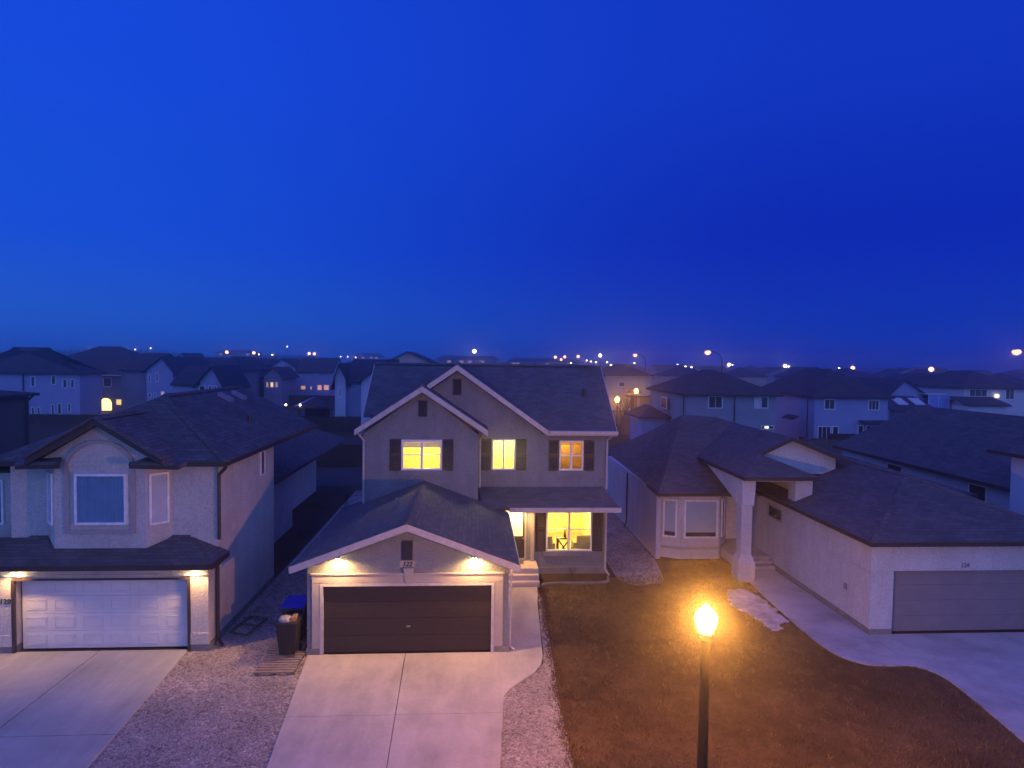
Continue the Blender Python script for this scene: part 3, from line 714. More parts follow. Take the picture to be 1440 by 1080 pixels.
BG_HOUSES = [
    ('dim blue house with a low hip roof at the left edge of the view', -64.26, -49.65, 80, 4.5, 6.38, 'hip10', 9.52, 0.0, 'bg_blue', 'roof_bg1', [(-55.56, -54.99, 4.54, 5.87, 'dark'), (-53.09, -52.5, 4.83, 5.99, 'dark'), (-51.72, -51.14, 4.4, 5.56, 'dark'), (-50.78, -50.28, 4.41, 5.57, 'dark'), (-55.54, -55.13, 0.42, 2.03, 'dark'), (-54.85, -54.45, 0.43, 2.04, 'dark'), (-53.14, -52.73, 0.8, 2.41, 'dark'), (-52.37, -51.87, 1.08, 2.51, 'dark'), (-51.16, -50.75, 1.36, 2.52, 'dark')]),
    ('house with a glowing arched window and a bright soffit line', -66.86, -48.58, 93, 15, 5.82, 'hip', 10.03, 0.0, 'bg_grey', 'roof_bg2', [(-54.43, -53.23, 4.0, 5.34, 'dark'), (-54.86, -53.27, 0.55, 2.31, 'arch'), (-52.65, -51.65, 1.29, 2.23, 'lit'), (-51.44, -51.14, 1.61, 2.03, 'lit'), (-51.0, -50.31, 4.34, 5.49, 'dark'), (-49.39, -48.89, 4.67, 5.71, 'dark'), (-57.66, -55.86, 2.61, 3.12, 'awn')]),
    ('steep gabled house with one faint lit window low on its wall', -43.6, -40.21, 84, 12, 6.87, 'gy', 8.57, -41.5, 'bg_blue', 'roof_bg1', [(-43.42, -43.06, 5.06, 6.19, 'dark'), (-42.41, -42.05, 5.17, 6.39, 'dark'), (-41.79, -41.25, 3.18, 3.94, 'dim'), (-43.44, -42.99, 3.07, 3.73, 'dark'), (-42.71, -42.35, 3.17, 3.74, 'dark')]),
    ('low wing with a plain dark side roof beside the steep gable', -47.99, -44.63, 86, 12, 6.88, 'gx', 9.04, 0.0, 'bg_grey', 'roof_bg2', []),
    ('small blue house whose dark roof runs along to a right-hand gable', -33.44, -30.68, 70, 7, 5.76, 'gx', 7.53, 0.0, 'bg_blue', 'roof_bg1', []),
    ('blue gable end with a pair and two single dark windows', -30.71, -28.17, 69.9, 7.2, 5.79, 'gy', 7.62, -29.18, 'bg_blue', 'roof_bg1', [(-30.64, -29.95, 4.68, 5.39, 'dark'), (-29.64, -29.25, 4.85, 5.4, 'dark'), (-29.02, -28.71, 4.93, 5.4, 'dark')]),
    ('wide gabled house with a shallow pale gable behind the small roofs', -54.46, -44.38, 112, 14, 7.15, 'gy', 8.52, -50.3, 'bg_grey', 'roof_bg2', []),
    ('two storey house with a dark hip roof left of the yellow trimmed gable', -41.61, -37.42, 100, 14, 6.56, 'hip', 8.73, 0.0, 'bg_grey', 'roof_bg1', [(-39.19, -38.31, 5.33, 6.23, 'dark')]),
    ('distant house with a small pale gable poking over the roofs', -71.29, -68.66, 150, 10, 7.98, 'gy', 9.5, -69.41, 'bg_pale', 'roof_bg1', []),
    ('house with a yellowish trimmed low gable among dark roofs', -44.9, -41.17, 120, 14, 7.45, 'gy', 8.46, -43.12, 'bg_tan', 'roof_bg2', []),
    ('long low house with a hip roof joining the three-windowed gable', -42.65, -37.68, 112, 10, 5.36, 'hip', 7.21, 0.0, 'bg_grey', 'roof_bg1', [(-41.66, -41.05, 3.44, 4.7, 'dark')]),
    ('small gabled house with three glowing windows in a row', -36.46, -33.45, 108, 9, 5.52, 'gy', 7.0, -34.85, 'bg_pink', 'roof_bg2', [(-36.1, -35.62, 3.42, 4.4, 'dim'), (-35.38, -34.78, 3.43, 4.4, 'lit'), (-34.53, -34.05, 3.43, 4.41, 'dim')]),
    ('pale blue gable end turned to the left of the four lit windows', -41.17, -35.08, 124, 10, 6.36, 'gy', 8.48, -38.25, 'bg_pale', 'roof_bg1', []),
    ('blue house with four warm lit windows along its lower wall', -34.35, -27.47, 120, 10, 6.23, 'gx', 8.7, 0.0, 'bg_blue', 'roof_bg2', [(-33.81, -33.41, 5.24, 6.06, 'dark'), (-30.85, -30.58, 5.28, 6.1, 'dark'), (-28.83, -28.42, 5.3, 6.12, 'dark'), (-33.54, -32.6, 2.51, 3.32, 'litd'), (-31.79, -31.39, 2.52, 3.2, 'litd'), (-30.44, -29.5, 2.4, 3.49, 'litd'), (-29.23, -28.14, 2.42, 3.5, 'litd')]),
    ('tall pale house with a narrow gable next to the central house', -16.69, -15.44, 74, 12, 6.39, 'gy', 8.0, -16.17, 'bg_pale', 'roof_bg1', [(-16.23, -15.93, 4.02, 5.12, 'dark')]),
    ('bluish house with a broad dark roof close behind the central house', -15.73, -11.73, 75, 12, 6.05, 'gx', 8.54, 0.0, 'bg_blue', 'roof_bg1', []),
    ('pale gabled wall just left of the central house roof', -13.23, -10.2, 72, 10, 6.08, 'gy', 8.58, -10.14, 'bg_pale', 'roof_bg2', []),
    ('house whose dark gable peak rises above the central roof', -14.18, -7.21, 100, 14, 8.3, 'gy', 9.9, -11.06, 'bg_tan', 'roof_bg1', []),
    ('tan house lit by street lamps with an arched red entry canopy', 23.28, 31.41, 108, 14, 6.37, 'hip', 8.26, 0.0, 'bg_tan', 'roof_bg2', [(25.62, 26.8, 4.2, 5.08, 'dark'), (27.7, 28.69, 0.26, 4.08, 'door')]),
    ('wide two storey house with a long hip roof behind the bungalow', 20.4, 29.39, 58, 12, 5.67, 'hip', 7.92, 0.0, 'bg_green', 'roof_bg2', [(22.58, 24.03, 4.2, 5.44, 'pair'), (27.19, 28.58, 4.24, 5.41, 'half'), (27.91, 29.21, 2.19, 2.6, 'lamp')]),
    ('blue two storey house with patio doors and paired windows', 35.56, 43.55, 62, 13, 5.33, 'hip', 8.13, 0.0, 'bg_blue', 'roof_bg2', [(36.57, 37.77, 3.89, 5.01, 'pair'), (41.38, 42.59, 3.86, 4.97, 'trip'), (35.97, 37.41, 0.74, 2.16, 'trip'), (37.52, 38.26, 0.89, 2.17, 'door1'), (40.31, 40.97, 1.21, 2.26, 'dark'), (41.24, 41.81, 1.67, 2.27, 'dark')]),
    ('gabled blue house with a glassy balcony box on its side', 60.71, 65.71, 86, 10, 4.69, 'gy', 6.63, 62.77, 'bg_blue', 'roof_bg1', [(62.68, 64.13, 3.34, 4.16, 'dark')]),
    ('white house with a wall lamp and a small porch roof at far right', 70.36, 80.53, 84, 14, 5.64, 'hip', 7.96, 0.0, 'bg_white', 'roof_bg2', [(71.12, 73.86, 4.28, 5.39, 'trip'), (76.62, 78.0, 3.91, 5.55, 'pair')]),
    ('brown walled house half hidden behind the balcony house', 78.67, 84.53, 100, 12, 4.87, 'hip', 7.37, 0.0, 'bg_tan', 'roof_bg1', []),
]
FAR_LAMPS = [(18.6, 79, 3.58, 'post'), (23.5, 88, 4.29, 'post'), (39.6, 150, 10.49, 'cobra'), (40.6, 105, 10.58, 'cobra'), (72.5, 78, 10.74, 'cobra'), (-0.4, 210, 11.23, 'mid'), (49.3, 240, 10.76, 'mid'), (-94.8, 240, 10.03, 'mid'), (-84.7, 240, 9.9, 'mid'), (-69.2, 260, 10.03, 'mid'), (-68.4, 265, 10.08, 'mid'), (34.1, 260, 9.92, 'mid'), (38.1, 260, 10.12, 'mid'), (42.2, 250, 10.28, 'mid'), (42.2, 300, 9.12, 'mid'), (101.6, 240, 7.75, 'mid'), (119.6, 230, 7.52, 'mid'), (121.2, 190, 7.29, 'mid'), (116.5, 150, 7.35, 'mid'), (-254.2, 420, 13.21, 'far'), (-229.7, 420, 12.62, 'far'), (-230.5, 430, 12.78, 'far'), (-220.2, 430, 13.89, 'far'), (-113.9, 330, 10.07, 'far'), (-107.0, 330, 9.97, 'far'), (-120.3, 400, 15.63, 'far'), (-93.1, 430, 9.81, 'far'), (-88.3, 430, 9.87, 'far'), (-82.9, 430, 9.45, 'far'), (15.1, 330, 7.23, 'far'), (58.6, 320, 9.14, 'far'), (60.9, 320, 8.61, 'far'), (61.6, 310, 8.28, 'far'), (69.6, 320, 8.35, 'far'), (53.7, 240, 7.15, 'far'), (51.9, 330, 7.7, 'far'), (84.1, 320, 8.16, 'far'), (79.2, 300, 6.95, 'far'), (107.5, 320, 7.7, 'far'), (97.8, 280, 6.86, 'far'), (100.6, 280, 6.56, 'far'), (137.4, 320, 7.7, 'far'), (157.9, 300, 7.4, 'far'), (202.7, 330, 6.86, 'far'), (186.4, 260, 6.76, 'far'), (137.0, 170, 5.91, 'far'), (200.2, 240, 6.22, 'far'), (214.6, 250, 5.28, 'far')]
# ================================================================ the left house
def left_house():
    root = empty('two_storey_house', (-10.7, 24, 0), 'left two storey house with a bay window above its white garage door', 'house')
    st, rf, dk = M['stucco_left'], M['roof_left'], M['brown_metal']
    YG, YU = 18.0, 18.7
    xl, xr = -13.6, -7.67
    b = MB()
    wall_holes(b, xl-1.2, xr, .22, 2.62, YG, .3, [(-13.04, -8.22, .22, 2.12)])
    b.box(xl, -13.3, YU, 28, 0, 5.5).box(xr-.2, xr, YG+.3, 23.8, 0, 2.7).box(xr-.2, xr, YU, 23.8, 2.7, 5.52)
    b.box(-9.0, xr-.2, YU, YU+.2, 2.7, 5.52).box(-13.3, -12.55, YU, YU+.2, 2.7, 5.52)
    # bay: centre facet and two splayed sides, running up into the front gable
    b.prism([(-9.0, YU, 2.7), (-9.5, 18.2, 2.7), (-12.05, 18.2, 2.7), (-12.55, YU, 2.7)], (0, 0, 2.80))
    b.prism([(-9.0, 18.22, 5.50), (-12.5, 18.22, 5.50), (-10.72, 18.22, 6.60)], (0, .4, 0))
    # rear, a step in from the side
    b.box(-9.4, -9.2, 23.8, 31.4, 0, 3.4).box(-9.2, xr-.2, 23.6, 23.8, 0, 5.5).box(-9.4, -9.2, 23.8, 28, 3.4, 5.6)
    b.box(-13, -9.4, 31.2, 31.4, 0, 3.2).box(-10.4, -10.2, 31.4, 40, 0, 3.2).box(-13, -10.4, 39.8, 40, 0, 3.2)
    b.box(-13.3, -9.4, 27.8, 28, 0, 5.6)
    b.prism([(xl+.1, 27.8, 5.5), (xr-.1, 27.8, 5.5), (-10.6, 27.8, 7.05)], (0, .2, 0))
    b.build('wall', st, root)
    for q in ((xl-1.2, -13.05, YG-.02, YG+.3), (-8.21, xr+.02, YG-.02, YG+.3), (xr-.1, xr+.025, YG+.3, 23.8)): MB().box(*q, 0, .215).build('foundation', M['foundation'], root)
    b = MB()
    b.box(xl-1.2, xr+.04, YG-.06, YG, 2.24, 2.29).box(xl-1.2, -13.10, YG-.05, YG, .215, .55).box(-8.16, xr+.04, YG-.05, YG, .215, .55)
    b.box(xl-1.2, -13.10, YG-.025, YG, .55, 2.24).box(-8.16, xr+.02, YG-.025, YG, .55, 2.24)
    b.build('stucco_band', M['stucco_left'], root, bevel=.01)
    # dark jambs and head of the recessed door
    b = MB(); b.box(-13.10, -13.02, YG-.05, YG+.03, 0.03, 2.12).box(-8.24, -8.16, YG-.05, YG+.03, .03, 2.12).box(-13.10, -8.16, YG-.05, YG+.03, 2.12, 2.17).build('door_frame', dk, root)
    garage_door(root, -12.98, -8.28, .04, 2.10, YG+.22, 4, 6, 'white_door', 'raised')
    text_mesh('120', .21, .008, 'house_number', M['number_black'], (-13.27, YG-.034, 1.46), root)
    # skirt roof over the garage
    b = MB(); yf, zE = 17.48, 2.72
    b.slab([(-14.8, yf, zE), (-7.42, yf, zE), (-8.42, YU+.02, 3.16), (-14.8, YU+.02, 3.16)], .12)
    b.slab([(-7.42, yf, zE), (-7.36, 18.74, zE), (-8.42, YU+.02, 3.16)], .12)
    # raised hips either side of the bay
    b.slab([(-9.25, 18.2, 2.98), (-8.95, YU+.05, 3.24), (-8.5, YU+.05, 3.24), (-8.1, 18.0, 2.90)], .1)
    b.slab([(-13.6, 18.0, 2.90), (-13.0, YU+.05, 3.24), (-12.6, YU+.05, 3.24), (-12.2, 18.2, 2.98)], .1)
    b.build('skirt_roof', rf, root)
    b = MB(); b.box(-14.8, -7.40, yf-.05, yf-.003, zE-.15, zE-.005).box(-7.405, -7.33, yf+.0, 18.70, zE-.15, zE-.005).build('skirt_gutter', dk, root)
    MB().box(-14.8, -7.42, yf+.01, YG, zE-.135, zE-.122).build('soffit', M['stucco_trim'], root)
    pot_light(root, -12.95, 17.80, zE-.135, 170, cone=125); pot_light(root, -8.02, 17.80, zE-.135, 160, cone=125)
    # main roof: hips at the front, ridge running back, gable over the bay
    b = MB(); t = .14; e = 5.50; zr = 7.22; y0 = 18.28; xa, xb, xm = -14.0, -7.28, -10.64
    yh = 21.6
    b.slab([(xb, y0, e), (xb, 28.6, e), (xm, 28.6, zr), (xm, yh, zr)], t)
    b.slab([(xa, y0, e), (xm, yh, zr), (xm, 28.6, zr), (xa, 28.6, e)], t)
    b.slab([(xa, y0, e), (xb, y0, e), (xm, yh, zr)], t)
    yg = 17.86; zg = 6.78; k = .53
    b.slab([(-10.7, yg, zg), (-8.85, yg, 5.63), (-8.6, 19.2, 5.50), (-10.7, 21.0, zg)], t)
    b.slab([(-10.7, yg, zg), (-10.7, 21.0, zg), (-12.85, 19.2, 5.50), (-12.6, yg, 5.63)], t)
    # returns under the gable ends
    b.slab([(-9.75, 17.80, 5.50), (-8.45, 17.98, 5.44), (-8.2, 18.7, 5.60), (-9.2, 18.7, 5.78)], .12)
    b.slab([(-12.95, 17.98, 5.44), (-11.6, 17.80, 5.50), (-12.1, 18.7, 5.78), (-13.2, 18.7, 5.60)], .12)
    b.build('roof', rf, root)
    ridge_caps((root, rf), (xm, yh, zr+.01), (xm, 28.6, zr+.01)); ridge_caps((root, rf), (xb+.05, y0, e+.03), (xm, yh, zr+.01)); ridge_caps((root, rf), (-10.7, yg, zg+.01), (-10.7, 20.6, zg+.01))
    ridge_caps((root, rf), (-8.85, yg+.03, 5.68), (-10.7, yg+.03, zg+.05), .30, .24); ridge_caps((root, rf), (-12.6, yg+.03, 5.68), (-10.7, yg+.03, zg+.05), .30, .24)
    ridge_caps((root, rf), (-9.75, 17.84, 5.52), (-8.45, 18.02, 5.46), .2, .2); ridge_caps((root, rf), (-12.95, 18.02, 5.46), (-11.6, 17.84, 5.52), .2, .2)
    b = MB(); rake(b, [(-8.85, 5.61), (-10.7, 6.76), (-12.6, 5.61)], yg+.03, .17)
    b.box(-8.5, xb, y0-.03, y0+.01, e-.15, e-.01).box(xa, -12.9, y0-.03, y0+.01, e-.15, e-.01).box(xb-.005, xb+.03, y0, 28.6, e-.15, e-.01)
    b.beam((-9.72, 17.79, 5.43), (-8.47, 17.96, 5.37), .03, .12).beam((-12.93, 17.96, 5.37), (-11.62, 17.79, 5.43), .03, .12)
    b.build('fascia', dk, root)
    # rear lower roof
    b = MB(); c = (-8.5, 41.0, 3.22)
    b.slab([(-8.62, 24.2, 3.25), (-8.5, 41.0, 3.22), (-12.5, 37.0, 5.5), (-12.6, 24.2, 5.5)], t)
    b.slab([(-8.5, 41, 3.22), (-16.5, 41, 3.22), (-12.5, 37, 5.5)], t); b.slab([(-16.5, 41, 3.22), (-16.5, 28.7, 3.22), (-12.5, 28.7, 5.5), (-12.5, 37, 5.5)], t)
    b.build('rear_roof', rf, root)
    MB().box(-8.64, -8.58, 24.2, 41, 3.06, 3.24).build('rear_fascia', dk, root)
    # arched moulding above the bay window
    b = MB(); cx, z0, r = -10.76, 5.28, .98
    n = 18
    for i in range(n):
        a, c_ = math.pi*i/n, math.pi*(i+1)/n
        p = [(cx+math.cos(q)*rr*1.0, 18.155, z0+math.sin(q)*rr*.86) for q, rr in ((a, r), (c_, r), (c_, r-.09), (a, r-.09))]
        b.prism(p, (0, .07, 0))
    b.box(-11.74, -11.62, 18.155, 18.21, 3.52, 5.28).box(-9.90, -9.78, 18.155, 18.21, 3.52, 5.28).box(-11.74, -9.78, 18.15, 18.21, 3.42, 3.52)
    b.build('arch_moulding', M['stucco_trim'], root)
    # bay windows: curtains hang behind the panes
    f = win_front(root, -11.44, -9.99, 3.68, 5.16, 18.2, 1, 1, .07, None, proud=.10)
    MB().box(-11.40, -10.03, 18.115, 18.125, 3.73, 5.12).build('pane', M['window_glass'], f)
    b = MB(); rnd = random.Random(4); x = -11.38; pts = []
    while x < -10.05: pts.append((x, 18.165+.028*math.sin(x*30)+rnd.uniform(-.006, .006))); x += .03
    for (xa_, ya), (xb_, yb_) in zip(pts, pts[1:]): b.poly([(xa_, ya, 3.74), (xb_, yb_, 3.74), (xb_, yb_, 5.11), (xa_, ya, 5.11)])
    b.build('curtain', M['curtain'], f, smooth=True)
    for s in (-1, 1):
        cxm = -10.775
        # splayed facet from (±1.275,18.2) to (±1.775,18.7)
        p = Vector((cxm+s*1.275, 18.2)); q = Vector((cxm+s*1.775, 18.7)); d = (q-p).normalized(); nn = Vector((d.y*s, -d.x*s)); nn = nn if nn.y < 0 else -nn
        def at(u, o, z): w = p+d*u+nn*o; return (w.x, w.y, z)
        b = MB(); u0, u1, z0, z1 = .08, .62, 3.62, 5.14
        for (a, c_, e0, e1) in ((u0, u1, z1-.06, z1), (u0, u1, z0, z0+.06), (u0, u0+.06, z0+.06, z1-.06), (u1-.06, u1, z0+.06, z1-.06)):
            b.solid([at(a, .05, e1), at(c_, .05, e1), at(c_, -.02, e1), at(a, -.02, e1)], [at(a, .05, e0), at(c_, .05, e0), at(c_, -.02, e0), at(a, -.02, e0)])
        fr = b.build('window', M['vinyl_frame'], root)
        MB().solid([at(u0+.03, .02, z1-.03), at(u1-.03, .02, z1-.03), at(u1-.03, .006, z1-.03), at(u0+.03, .006, z1-.03)], [at(u0+.03, .02, z0+.03), at(u1-.03, .02, z0+.03), at(u1-.03, .006, z0+.03), at(u0+.03, .006, z0+.03)]).build('pane', M['curtain'], fr)
    win_side(root, 22.3, 22.75, 4.3, 5.22, xr, 1)
    win_side(root, 24.9, 25.4, 1.2, 2.6, -9.2, 1)
    downpipe(root, [(-7.30, 18.36, 5.36), (-7.36, 18.5, 5.28), (-7.60, 18.62, 5.05), (-7.60, 18.62, 3.1)], 'brown_metal', .05)
    downpipe(root, [(-7.37, 18.3, 2.60), (-7.58, 18.45, 2.40), (-7.58, 18.45, .2), (-7.35, 18.2, .08)], 'brown_metal', .05)
    downpipe(root, [(-8.6, 24.4, 3.1), (-9.12, 24.5, 2.8), (-9.12, 24.5, .3), (-8.7, 24.5, .1)], 'white_trim', .04)
    for y, x in ((23.6, -8.5), (25.4, -9.9)): MB().lathe((x, y, 5.9), [(.07, 0), (.07, .5)], 10).build('roof_vent', dk, root)
    for y in (26.6, 25.2):
        b = MB(); x = -10.0; z = 6.93; b.solid([(x-.25, y-.2, z+.22), (x+.25, y-.2, z-.04), (x+.25, y+.2, z-.04), (x-.25, y+.2, z+.22)], [(x-.25, y-.2, z-.1), (x+.25, y-.2, z-.3), (x+.25, y+.2, z-.3), (x-.25, y+.2, z-.1)]).build('skylight', M['bg_grey'], root)
    # the part beyond the left edge of the garage
    MB().box(-16.5, -13.6, 19.6, 27, 0, 4.9).build('side_wall', st, root)
    MB().slab([(-13.9, 18.9, 5.62), (-13.9, 27.4, 5.62), (-16.9, 27.4, 4.9), (-16.9, 19.2, 4.9)], .14).build('side_roof', rf, root)
    win_front(root, -15.2, -14.45, 3.3, 4.7, 19.6, 1, 1)
    return root
left_house()

# ================================================================ the bungalow on the right
def right_house():
    root = empty('bungalow', (13, 25, 0), 'right bungalow with a bay window, a flared porch column and a long garage', 'house')
    st, rf, dk = M['stucco_right'], M['roof_right'], M['brown_metal']
    YG = 18.4
    b = MB()
    wall_holes(b, 12.57, 18.75, .2, 2.98, YG, .3, [(13.32, 17.95, .2, 2.06)])
    b.box(12.57, 12.77, YG+.3, 27.8, .2, 2.98).box(18.55, 18.75, YG+.3, 27, .2, 2.98)
    # body and bay
    b.box(7.95, 8.15, 26.0, 36, 0, 2.95).box(9.4, 12.57, 27.6, 27.8, 0, 3.3).box(8.15, 9.4, 27.6, 27.8, 0, 2.9)
    b.prism([(8.15, 27.6, 0), (8.15, 26.35, 0), (9.0, 25.95, 0), (10.75, 25.95, 0), (11.35, 26.7, 0), (11.35, 27.6, 0)], (0, 0, 2.9))
    b.box(12.5, 22, 35.8, 36, 0, 2.95).box(8.15, 12.5, 35.8, 36, 0, 2.95).box(12.77, 18.55, 27.6, 27.8, 0, 3.2)
    b.build('wall', st, root)
    for q in ((12.55, 13.30, YG-.02, YG+.3), (17.97, 18.77, YG-.02, YG+.3), (12.55, 12.77, YG+.3, 24.6)): MB().box(*q, 0, .2).build('foundation', M['foundation'], root)
    b = MB(); b.prism([(8.10, 27.5, .42), (8.10, 26.32, .42), (8.97, 25.90, .42), (10.78, 25.90, .42), (11.40, 26.68, .42), (11.40, 27.5, .42)], (0, 0, .12)).build('bay_ledge', M['stucco_trim'], root)
    b = MB()
    b.box(12.53, 13.30, YG-.04, YG, 1.98, 2.04).box(12.53, 13.28, YG-.03, YG, .2, .55).box(12.53, 12.57, YG, YG+1.0, 1.98, 2.04).box(13.28, 18.0, YG-.03, YG, 2.06, 2.12)
    b.build('stucco_band', M['stucco_right'], root, bevel=.01)
    garage_door(root, 13.33, 17.94, .04, 2.05, YG+.16, 4, 8, 'grey_door', 'ribbed')
    text_mesh('124', .20, .008, 'house_number', M['number_brass'], (15.68, YG-.012, 2.16), root)
    MB().box(12.535, 12.57, 19.6, 19.75, 1.0, 1.2).build('outlet_box', M['grey_door'], root)
    # garage roof: hip in front, ridge back into the main roof
    b = MB(); t = .13; e = 3.10; x0, x1, y0 = 12.30, 19.5, 18.02; xm = 15.9; yh = 21.5; zr = 4.55
    b.slab([(x0, y0, e), (x1, y0, e), (xm, yh, zr)], t)
    b.slab([(x0, y0, e), (xm, yh, zr), (xm, 28.5, zr), (x0, 28.5, e)], t)
    b.slab([(x1, y0, e), (x1, 28.5, e), (xm, 28.5, zr), (xm, yh, zr)], t)
    # main hip roof
    e2 = 2.98; A = (10.75, 31.0, 5.9); B = (12.3, 30.6, 5.82)
    b.slab([(7.95, 25.55, e2), (11.6, 25.55, e2), (20.5, 27.5, e2+.6), B, A], t) if False else None
    b.slab([(7.9, 25.6, e2), (11.7, 25.6, e2), B, A], t)
    b.slab([(11.7, 25.6, e2), (23.5, 27.0, 2.6), B], t)
    b.slab([(8.3, 37.6, e2), (7.9, 25.6, e2), A], t)
    b.slab([A, B, (22.2, 36.8, e2), (8.3, 37.6, e2)], t)
    b.slab([B, (23.5, 27.0, 2.6), (22.2, 36.8, e2)], t)
    b.build('roof', rf, root)
    ridge_caps((root, rf), (x0+.05, y0+.05, e+.02), (xm, yh, zr+.01)); ridge_caps((root, rf), (x1-.05, y0+.05, e+.02), (xm, yh, zr+.01)); ridge_caps((root, rf), (xm, yh, zr+.01), (xm, 28, zr+.01)); ridge_caps((root, rf), (7.95, 25.65, e2+.02), A)
    b = MB(); b.box(x0, x1, y0-.04, y0+.005, e-.15, e-.01).box(x0-.04, x0+.005, y0-.04, 26, e-.15, e-.01)
    b.box(7.9, 11.6, 25.55, 25.61, e2-.14, e2-.01).beam((7.9, 25.55, e2-.075), (8.3, 37.6, e2-.075), .04, .13)
    b.build('fascia', dk, root)
    MB().box(7.9, 11.6, 25.62, 27.5, e2-.17, e2-.13).build('soffit', M['stucco_trim'], root)
    # portico roof, gable above it
    b = MB(); px0, px1, py = 10.36, 13.3, 22.72; pe = 4.23
    ap = (11.62, 24.27, 4.90)
    b.slab([(px0, py, pe), (px1, py, pe), ap], t)
    b.slab([(px0, py, pe), ap, (13.05, 24.27, 5.58), (13.05, 31.5, 5.58), (px0, 31.5, pe)], t)
    b.slab([(px1, py, pe), (13.75, 24.9, 4.06), (12.6, 24.9, 4.52), ap], t)
    b.slab([(13.05, 24.27, 5.58), (13.05, 31.5, 5.58), (15.5, 30.5, 4.62), (15.5, 24.27, 4.62)], t)
    b.build('porch_roof', rf, root)
    MB().prism([(11.7, 24.6, 4.0), (15.1, 24.6, 4.0), (15.1, 24.6, 4.66), (13.05, 24.6, 5.47), (11.7, 24.6, 4.84)], (0, .3, 0)).build('gable_wall', st, root)
    b = MB(); b.box(px0-.03, px1, py-.04, py+.005, pe-.15, pe-.01).box(px0-.035, px0+.005, py, 28, pe-.15, pe-.01)
    rake(b, [(11.62, 4.89), (13.05, 5.56), (15.5, 4.60)], 24.30, .15)
    b.build('porch_fascia', dk, root)
    # porch walls: beam with a splayed bracket coming down on the column
    b = MB()
    cx0, cx1 = 10.42, 10.98
    b.prism([(cx0-.02, 23.05, 4.10), (10.98, 23.05, 4.10), (cx1-.06, 23.05, 3.06), (cx0+.03, 23.05, 3.06)], (0, .5, 0))
    b.prism([(cx0, 23.55, 4.10), (cx0, 27.4, 4.10), (cx0, 26.6, 4.0), (cx0, 24.9, 3.5), (cx0, 23.55, 3.06)], (.25, 0, 0))
    b.box(12.55, 13.25, 23.05, 23.6, 3.0, 4.12).box(13.0, 13.25, 23.6, 27.6, 2.9, 4.12).box(11.02, 12.55, 23.05, 23.3, 3.98, 4.12)
    b.box(cx0, 13.2, 27.45, 27.6, 3.0, 4.12)
    b.build('porch_wall', st, root, bevel=.015)
    c = MB(); xm_ = 10.68; ym = 23.36
    def ring(w, z): return [(xm_-w, ym-w, z), (xm_+w, ym-w, z), (xm_+w, ym+w, z), (xm_-w, ym+w, z)]
    for (wa, za), (wb, zb) in zip([(.28, 0), (.33, .16), (.33, .78), (.205, 1.08)], [(.33, .16), (.33, .78), (.205, 1.08), (.215, 3.08)]): c.solid(ring(wb, zb), ring(wa, za))
    c.box(xm_-.26, xm_+.26, ym-.26, ym+.26, 3.0, 3.05)
    c.build('porch_column', st, root)
    # front door at the back of the porch, steps, sidelight
    b = MB(); b.box(11.45, 11.52, 27.5, 27.6, .42, 2.65).box(12.42, 12.5, 27.5, 27.6, .42, 2.65).box(11.52, 12.42, 27.5, 27.6, 2.56, 2.65).build('door_frame', M['vinyl_frame'], root)
    d = MB().box(11.53, 12.41, 27.53, 27.59, .44, 2.55).box(11.65, 12.28, 27.515, 27.53, .6, 1.2).box(11.65, 12.28, 27.515, 27.53, 1.4, 2.35).build('front_door', M['door_paint_white'], root)
    MB().lathe((12.32, 27.46, 1.40), [(.02, 0), (.035, .03), (.02, .06)], 10).build('handle', M['black_metal'], d)
    MB().box(10.98, 12.56, 25.0, 27.5, .0, .42).box(10.98, 12.56, 24.72, 25.0, 0, .29).box(10.98, 12.56, 24.44, 24.72, 0, .16).build('steps', M['concrete_right'], root)
    win_side(root, 24.0, 25.2, 2.10, 2.62, 12.57, -1, frame='stucco_trim')
    lf = MB().box(12.40, 12.57, 26.3, 26.5, 2.7, 3.0).lathe((12.42, 26.4, 2.55), [(.04, 0), (.09, .05), (.09, .22), (.03, .3)], 10).build('porch_lantern', M['black_metal'], root)
    # bay windows with pale blinds let down to a hand above the sill
    def bw(p, q, u0, u1, z0=.92, z1=2.60, gap=.2):
        p, q = Vector(p), Vector(q); d = (q-p).normalized(); nn = Vector((d.y, -d.x))
        if nn.y > 0: nn = -nn
        def at(u, o, z): w = p+d*u+nn*o; return (w.x, w.y, z)
        def bx(b, a, c_, e0, e1, o0, o1): b.solid([at(a, o1, e1), at(c_, o1, e1), at(c_, o0, e1), at(a, o0, e1)], [at(a, o1, e0), at(c_, o1, e0), at(c_, o0, e0), at(a, o0, e0)])
        b = MB(); fw = .07
        for r_ in ((u0, u1, z1-fw, z1), (u0, u1, z0, z0+fw), (u0, u0+fw, z0+fw, z1-fw), (u1-fw, u1, z0+fw, z1-fw)): bx(b, *r_, -.02, .06)
        f = b.build('window', M['vinyl_frame'], root)
        b = MB(); bx(b, u0+.04, u1-.04, z0+.04, z1-.04, .030, .036); b.build('pane', M['window_glass'], f)
        b = MB(); bx(b, u0+.05, u1-.05, z0+gap+.05, z1-.05, .012, .02); b.build('blind', M['blind'], f)
        b = MB(); bx(b, u0+.05, u1-.05, z0+.05, z0+gap+.045, .004, .009); b.build('dark_gap', M['bg_dark_pane'], f)
    bw((9.0, 25.95), (10.75, 25.95), .16, 1.66); bw((8.15, 26.35), (9.0, 25.95), .20, .80); bw((10.75, 25.95), (11.35, 26.7), .22, .62)
    downpipe(root, [(7.98, 25.75, 2.85), (8.12, 26.2, 2.6), (8.12, 26.25, .1)], 'brown_metal')
    downpipe(root, [(7.9, 31.0, 2.85), (7.9, 31.0, .3), (7.7, 30.7, .1)], 'brown_metal')
